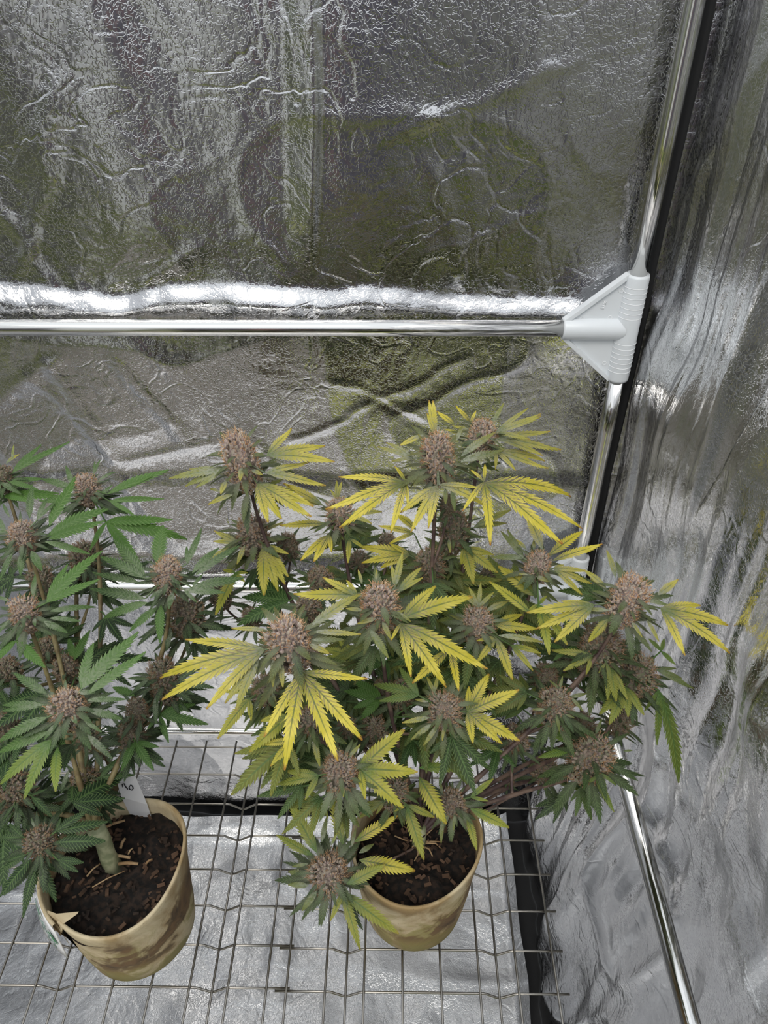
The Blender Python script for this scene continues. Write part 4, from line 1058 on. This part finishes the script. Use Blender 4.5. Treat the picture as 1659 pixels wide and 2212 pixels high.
R_.filler(120, SZ + 0.10, 1.16, 1.0, 0.4, 0.2, RBX - 0.10)

# ------------------------------------------------------------------ left plant
pb = at_z(277, 2128, WZ); LBX, LBY = pb.x, pb.y + 0.058
left = empty('potted_cannabis_plant', (LBX, LBY, WZ + 0.0035))
tag(left, 'green cannabis plant in a heavily stained fibre pot with a torn rim at left', 'plant', 'potted plants on the wire grid')
sq_l = lambda a: 0.04 * math.cos(2 * (a - 1.2)) + 0.02 * math.cos(3 * (a - 0.9))
PHL, RTL = 0.136, 0.0700
make_pot(left, M['pot_l'], LBX, LBY, 0.0575, RTL, PHL, sq_l, seam=-2.15)
SZL = WZ + PHL * 0.86
make_soil(left, LBX, LBY, RTL - 0.0035, SZL, sq_l, 4)
def rimpt(a, dr=0.0, dz=0.0):
    r = RTL * (1 + sq_l(a)) + dr
    return Vector((LBX + math.cos(a) * r, LBY + math.sin(a) * r, WZ + 0.0035 + PHL + dz + 0.006 * math.sin(2 * a + 1.0)))
m = MB(); q0, q1, q2 = rimpt(-2.35, 0.001, -0.001), rimpt(-2.05, -0.004, 0.001), rimpt(-2.2, 0.001, -0.03)
m.prism([q0, rimpt(-2.2, -0.003, 0.003), rimpt(-1.95, -0.016, 0.004), q1, q2], Vector((0.001, 0.002, 0.0006)))
m.build('torn_flap', M['pot_l'], left, smooth=False)
# printed foil label hanging at the torn side
m = MB(); nA, nB = 9, 5; vs, fs = [], []
for i in range(nA):
    for j in range(nB):
        a = -2.78 + 0.62 * i / (nA - 1); k = j / (nB - 1)
        p = rimpt(a, 0.004 + 0.012 * k * (1 - i / nA), -0.004 - 0.052 * k - 0.010 * (i / nA)); vs.append(p)
for i in range(nA - 1):
    for j in range(nB - 1): fs.append((i * nB + j, i * nB + j + 1, (i + 1) * nB + j + 1, (i + 1) * nB + j))
m.add(vs, fs); lab = m.build('pot_label', M['label'], left)
sol = lab.modifiers.new('thickness', 'SOLIDIFY'); sol.thickness = 0.0008
def labpt(u, v, lift=0.0016):
    a = -2.78 + 0.62 * u
    return rimpt(a, 0.004 + 0.012 * v * (1 - u) + lift, -0.004 - 0.052 * v - 0.010 * u)
for (u, v, s) in ((0.36, 0.20, 0.11), (0.80, 0.42, 0.13)):
    m = MB(); ring = [labpt(u + s * math.cos(k * PI / 6) * 1.1, v + s * math.sin(k * PI / 6) * 0.75 + 0.05 * math.cos(k * PI / 6)) for k in range(12)]
    m.add([labpt(u, v, 0.002)] + ring, [(0, 1 + k, 1 + (k + 1) % 12) for k in range(12)]); m.build('green_mark', M['green_print'], lab)
for (u, v) in ((0.15, 0.3), (0.25, 0.45), (0.42, 0.55), (0.55, 0.4), (0.62, 0.62), (0.76, 0.7)):
    m = MB(); m.tube([labpt(u - 0.05, v - 0.1), labpt(u + 0.04, v - 0.04), labpt(u - 0.03, v + 0.05), labpt(u + 0.05, v + 0.11)], 0.0005, 5); m.build('letter_stroke', M['grey_print'], lab)
tb = at_z(243, 1872, SZL); tt = at(205, 1785, tb.y + 0.012)
m = MB(); m.tube([tb + Vector((0.001, 0, -0.008)), tb + (tt - tb) * 0.3, tb + (tt - tb) * 0.65 + Vector((0.002, 0, 0)), tt], [0.0098, 0.0082, 0.0080, 0.0092], 14)
m.build('trunk', M['trunk'], left)
for (a, b, r) in (((660, 415), (800, 362), 0.0016), ((680, 520), (715, 470), 0.0016), ((770, 540), (800, 478), 0.0018), ((700, 590), (835, 600), 0.0018), ((760, 640), (885, 640), 0.0019), ((590, 790), (800, 685), 0.0007), ((555, 720), (640, 640), 0.0010), ((820, 580), (850, 540), 0.0010), ((935, 640), (975, 610), 0.0012)):
    p, q = at_z(*px_of('I', a), SZL + 0.006), at_z(*px_of('I', b), SZL + 0.008)
    m = MB(); m.tube([p, (p + q) / 2 + Vector((0, 0, 0.002)), q], [r, r * 0.9, r * 0.8], 6); m.build('twig', M['twig'], left)
L_ = Plant(left, tt, M['stem_l'], 23)
# the two tall bare stalks
s0 = at_z(222, 1775, SZL); s3 = at(380, 1385, 0.545)
L_.samples += L_.branch((s0 + Vector((0, 0, -0.006)), at(255, 1660, s0.y + 0.03), at(330, 1540, 0.50), s3), 0.0042, 0.0026)[3:]
w3 = at(166, 1232, 0.655)
L_.samples += L_.branch((tt, at(170, 1600, 0.47), at(163, 1400, 0.62), w3), 0.0042, 0.0022)[4:]
L_.cola('A', (1075, 985), 90, 0.55, 0.0, 0.95, True, 0.5, tall=1.2, leaves=[
    ((1010, 950), [(1042, 690)], dict(g=0.9, w=0.14, f=0.2, dz=0.02)), ((1200, 940), [(1292, 728), (1195, 830)], dict(f=0.4, w=0.09)), ((1230, 1000), [(1402, 840)], dict(f=0.45, w=0.09)), ((1250, 1015), [(1532, 828)], dict(f=0.45, w=0.075)),
    ((935, 1035), [(640, 893), (735, 800)], dict(f=0.35, w=0.09)), ((890, 1062), [(612, 1010)], dict(f=0.4, w=0.075)), ((930, 1165), [(588, 1108), (720, 1150)], dict(f=0.4, w=0.08)),
    ((945, 1190), [(655, 1292)], dict(f=0.3, g=0.8)), ((1010, 1220), [(825, 1376)], dict(f=0.2, g=0.8, w=0.11)), ((1030, 1205), [(1025, 1452)], dict(f=0.1, g=0.9, w=0.11)),
    ((1230, 1095), [(1562, 1040), (1300, 1010)], dict(f=0.4)), ((1180, 1110), [(1440, 1130), (1260, 1190)], dict(f=0.7)), ((1110, 1120), [(1080, 1230)], dict(f=0.9, w=0.13)), ((1040, 1110), [(960, 1160)], dict(f=0.9, w=0.13)), ((1100, 1040), [(1150, 1070)], dict(f=1, w=0.16))])
L_.cola('A', (1180, 1245), 115, 0.56, 0.0, 0.35, True, 0.3, leaves=[
    ((1040, 1320), [(880, 1468), (960, 1330)], dict(g=0.15)), ((1090, 1350), [(1068, 1502)], dict(g=0.2, w=0.12)), ((1220, 1320), [(1332, 1418), (1212, 1412)], dict(g=0.2, w=0.11)), ((1270, 1240), [(1422, 1278)], dict(g=0.2))])
L_.cola('A', (550, 435), 82, 0.66, 0.0, 0.9, True, 0.6, leaves=[
    ((480, 470), [(272, 402), (420, 312)], dict(f=0.5, w=0.07)), ((600, 370), [(640, 278), (610, 285)], dict(s=0.8, f=0.4)), ((630, 410), [(738, 352)], dict(f=0.7)),
    ((690, 495), [(980, 388), (1088, 350)], dict(f=0.15, g=0.9, w=0.07)), ((700, 540), [(1052, 532), (870, 640)], dict(g=1.0, f=0.15, w=0.06)), ((620, 530), [(720, 440)], dict(f=0.7)),
    ((680, 678), [(1105, 665), (1200, 782), (905, 952), (575, 858), (880, 640)], dict(g=1.2, f=0.0, w=0.088, arch=0.1)), ((480, 540), [(300, 520), (260, 545)], dict(g=0.8, f=0.2))])
L_.cola('A', (130, 740), 84, 0.56, 0.0, 0.85, True, 0.55, leaves=[
    ((190, 650), [(208, 435)], dict(s=0.6, f=0.3, w=0.11)), ((315, 700), [(488, 405)], dict(g=0.9, f=0.1, w=0.10)), ((300, 770), [(690, 585)], dict(g=1.0, f=0.1, w=0.09)), ((310, 785), [(680, 676)], dict(g=0.7, f=0.1, w=0.09)), ((240, 660), [(355, 550), (305, 520)], dict(f=0.5)),
    ((290, 800), [(578, 882)], dict(g=0.8, f=0.4, w=0.07)), ((140, 870), [(135, 1022)], dict(f=0.5, g=0.6, w=0.12)), ((200, 860), [(276, 992)], dict(f=0.4, w=0.11)), ((80, 870), [(5, 1050)], dict(f=0.4, w=0.1)), ((40, 740), [(-60, 600), (-80, 740)], dict(f=0.4)), ((60, 640), [(20, 560)], dict(f=0.5))])
L_.cola('A', (540, 880), 105, 0.66, 0.0, 0.25, True, 0.2, leaves=[((610, 860), [(700, 800), (690, 960)], dict(g=0.1)), ((550, 950), [(540, 1082), (710, 1128)], dict(g=0.1, w=0.1)), ((450, 960), [(360, 1020)], dict(g=0.1)), ((620, 920), [(680, 890)], dict(g=0.1))])
L_.cola('A', (150, 1232), 98, 0.48, 0.0, 0.85, True, 0.6, leaves=[
    ((210, 1150), [(228, 1010)], dict(s=0.6, f=0.5, w=0.12)), ((300, 1190), [(435, 950), (655, 855), (645, 1045)], dict(g=0.9, f=0.15, w=0.085)), ((320, 1245), [(612, 1215)], dict(f=0.4, w=0.07)), ((320, 1290), [(515, 1310)], dict(f=0.5, w=0.07)), ((280, 1310), [(432, 1382)], dict(f=0.6, w=0.11)),
    ((105, 1435), [(290, 1606), (0, 1500), (-40, 1580)], dict(g=1.1, f=0.0, w=0.11)), ((60, 1180), [(-20, 1150)], dict(f=0.5)), ((150, 1310), [(110, 1430)], dict(f=0.8)), ((220, 1290), [(225, 1340)], dict(f=1, w=0.15)), ((60, 1300), [(-20, 1400)], dict(f=0.6))])
L_.cola('B', (430, 645), 118, 0.40, 0.0, 0.8, True, 0.55, tall=0.95, leaves=[
    ((520, 560), [(597, 258), (893, 205)], dict(g=0.9, f=0.45, w=0.10)), ((560, 590), [(943, 328)], dict(g=0.9, f=0.35, w=0.085)), ((560, 630), [(805, 625)], dict(f=0.6, w=0.075)), ((560, 690), [(782, 752)], dict(f=0.7, w=0.085)),
    ((300, 590), [(92, 458)], dict(f=0.35, w=0.10)), ((290, 660), [(10, 660), (20, 700)], dict(f=0.5, w=0.07)), ((300, 740), [(-10, 895), (100, 830)], dict(f=0.4, g=0.8, w=0.09)), ((320, 830), [(-10, 965)], dict(f=0.3, g=0.8, w=0.10)),
    ((330, 880), [(-5, 1168), (152, 1262)], dict(g=1.15, y=0.15, f=0.2, w=0.105)), ((370, 930), [(357, 1215)], dict(g=1.1, y=0.2, f=0.05, w=0.11)), ((360, 780), [(285, 880)], dict(f=0.8, w=0.13)), ((410, 740), [(395, 790)], dict(f=1, w=0.18)), ((460, 730), [(495, 780)], dict(f=1, w=0.18)), ((500, 580), [(610, 580)], dict(f=0.9, w=0.13)), ((420, 560), [(420, 500)], dict(s=0.8, f=0.8)),
    ((560, 850), [(720, 1005)], dict(g=0.2)), ((540, 760), [(650, 835)], dict(f=0.7))])
L_.cola('B', (1050, 470), 105, 0.50, 0.0, 0.3, True, 0.25, tall=1.3, leaves=[((960, 490), [(815, 490), (830, 600)], dict(g=0.3)), ((1130, 510), [(1372, 552), (1292, 410)], dict(g=0.2, w=0.09)), ((1020, 725), [(1332, 787), (1080, 902), (1250, 655), (942, 820)], dict(g=0.55, w=0.10, f=0.0)), ((1000, 600), [(998, 780)], dict(g=0.3)), ((860, 600), [(725, 550)], dict(g=0.7, w=0.14, f=0.0))])
L_.cola('B', (870, 670), 70, 0.47, 0.0, 0.25, False, 0.2)
L_.cola('B', (830, 830), 85, 0.46, 0.0, 0.25, True, 0.2, leaves=[((865, 895), [(1018, 932), (988, 1082), (780, 1085)], dict(g=0.55, w=0.11, f=0.0)), ((770, 800), [(680, 910), (690, 690)], dict(g=0.3))])
L_.cola('B', (530, 1135), 85, 0.44, 0.0, 0.3, True, 0.2, leaves=[((640, 1125), [(862, 1108), (780, 985)], dict(g=0.25, w=0.09, f=0.05)), ((610, 1220), [(762, 1276), (640, 1340)], dict(g=0.25, f=0.05)), ((480, 1220), [(510, 1310), (350, 1395)], dict(g=0.2, f=0.05)), ((440, 1080), [(390, 1230)], dict(g=0.2))])
L_.cola('B', (90, 1185), 110, 0.42, 0.0, 0.3, True, 0.2, leaves=[((200, 1240), [(350, 1390), (300, 1200)], dict(g=0.2, f=0.0)), ((90, 1300), [(160, 1380), (20, 1400)], dict(g=0.15, f=0.1))])
L_.cola('B', (420, 410), 85, 0.52, 0.0, 0.25, False, 0.2, leaves=[((480, 370), [(575, 180), (440, 235)], dict(g=0.8, w=0.13, f=0.0))])
L_.cola('B', (250, 1530), 100, 0.36, 0.0, 0.3, True, 0.15, leaves=[
    ((360, 1470), [(693, 1408), (560, 1340), (390, 1385)], dict(g=0.15, w=0.11, f=0.05)), ((360, 1540), [(675, 1532)], dict(g=0.15, w=0.12, f=0.05)), ((150, 1510), [(-10, 1512), (60, 1420)], dict(g=0.15, w=0.15, f=0.05)), ((220, 1440), [(200, 1380)], dict(s=0.6, g=0.2)), ((150, 1550), [(90, 1550)], dict(f=0.7, w=0.14)),
    ((370, 615), [(502, 692), (535, 632)], dict(c='I', g=0.15, w=0.12, f=0.05)), ((200, 610), [(0, 850)], dict(c='I', g=0.15, w=0.12, f=0.0)), ((225, 680), [(155, 922)], dict(c='I', g=0.15, w=0.12, f=0.05)), ((170, 580), [(45, 620), (0, 690)], dict(c='I', g=0.15, w=0.12, f=0.05)), ((270, 660), [(285, 730)], dict(c='I', f=0.5))], under=0)
L_.cola('A', (10, 370), 70, 0.68, 0.0, 0.35, True, 0.6, leaves=[((80, 360), [(270, 188), (452, 170)], dict(g=0.8, f=0.15, w=0.07)), ((60, 420), [(285, 400), (250, 470)], dict(g=0.8, f=0.15)), ((40, 300), [(125, 240)], dict(y=0.7, g=0.9)), ((80, 270), [(90, 180)], dict(g=0.9, y=0.3, s=0.8)), ((0, 420), [(140, 500), (-20, 560)], dict(f=0.4)), ((20, 510), [(400, 520), (380, 490), (200, 545)], dict(g=0.9, f=0.0))])
for cr, c, r, Y in (('A', (260, 1030), 85, 0.60), ('A', (300, 1480), 80, 0.55), ('B', (40, 420), 80, 0.50), ('B', (20, 790), 90, 0.46), ('I', (60, 270), 80, 0.42), ('B', (540, 850), 75, 0.44), ('B', (640, 940), 50, 0.47)):
    L_.cola(cr, c, r, Y, 0.0, 0.2, False, 0.2)
L_.later = [x[:5] + (x[5] + 2 if x[5] else 0,) for x in L_.later]
L_.dress()
L_.filler(20, SZL + 0.06, 1.14, 0.95, 0.22, 0.0, -9, LBX - 0.04)
rnd2 = random.Random(3)
for k in range(10):
    px, py = rnd2.uniform(-30, 170), rnd2.uniform(1480, 1770); B = at(px, py, rnd2.uniform(0.40, 0.50)); a = rnd2.uniform(0, 6.28)
    tips = [B + Vector((math.cos(a + j * 0.55) * l, math.sin(a + j * 0.55) * l, -0.3 * l)) for j, l in ((-2, .03), (-1, .045), (0, .055), (1, .045), (2, .03))]
    L_.leaf(B, tips, (0, 0.0, rnd2.uniform(0.05, 0.25), 1), 'fan_leaf', B + Vector((0.005, 0.012, -0.01)), w=0.12)

# ------------------------------------------------------------------ the plant tag, its number written by hand
c0, c1, c2, c3 = at(318, 1738, LBY + 0.066), at(262, 1722, LBY + 0.064), at(248, 1672, LBY + 0.075), at(293, 1678, LBY + 0.075)
tg = empty('plant_tag', c0); tag(tg, 'white plastic plant tag with number 10 behind the torn pot', 'tag')
m = MB(); nrm = (c1 - c0).cross(c3 - c0).normalized()
m.prism([c0, c1, c1 + (c0 - c1) * 0.1 + Vector((0, 0, -0.03)), c0 + Vector((0, 0, -0.03))], nrm * 0.0008); m.prism([c0, c1, c2, c3], nrm * 0.0008)
tgo = m.build('tag_blade', M['label'], tg, smooth=False)
toward = (CAM_P - c0).normalized()
def tagpt(px, py):
    d = ray(px, py); t = (c0 - CAM_P).dot(nrm) / d.dot(nrm); return CAM_P + d * t + toward * 0.0012
for st in ([(265, 1700), (264, 1694), (268, 1693), (271, 1699), (276, 1705)], [(286, 1698), (288, 1703), (285, 1707), (280, 1705), (279, 1700), (282, 1696), (286, 1698)]):
    m = MB(); m.tube([tagpt(*p) for p in st], 0.0006, 5); m.build('digit', M['ink'], tgo)
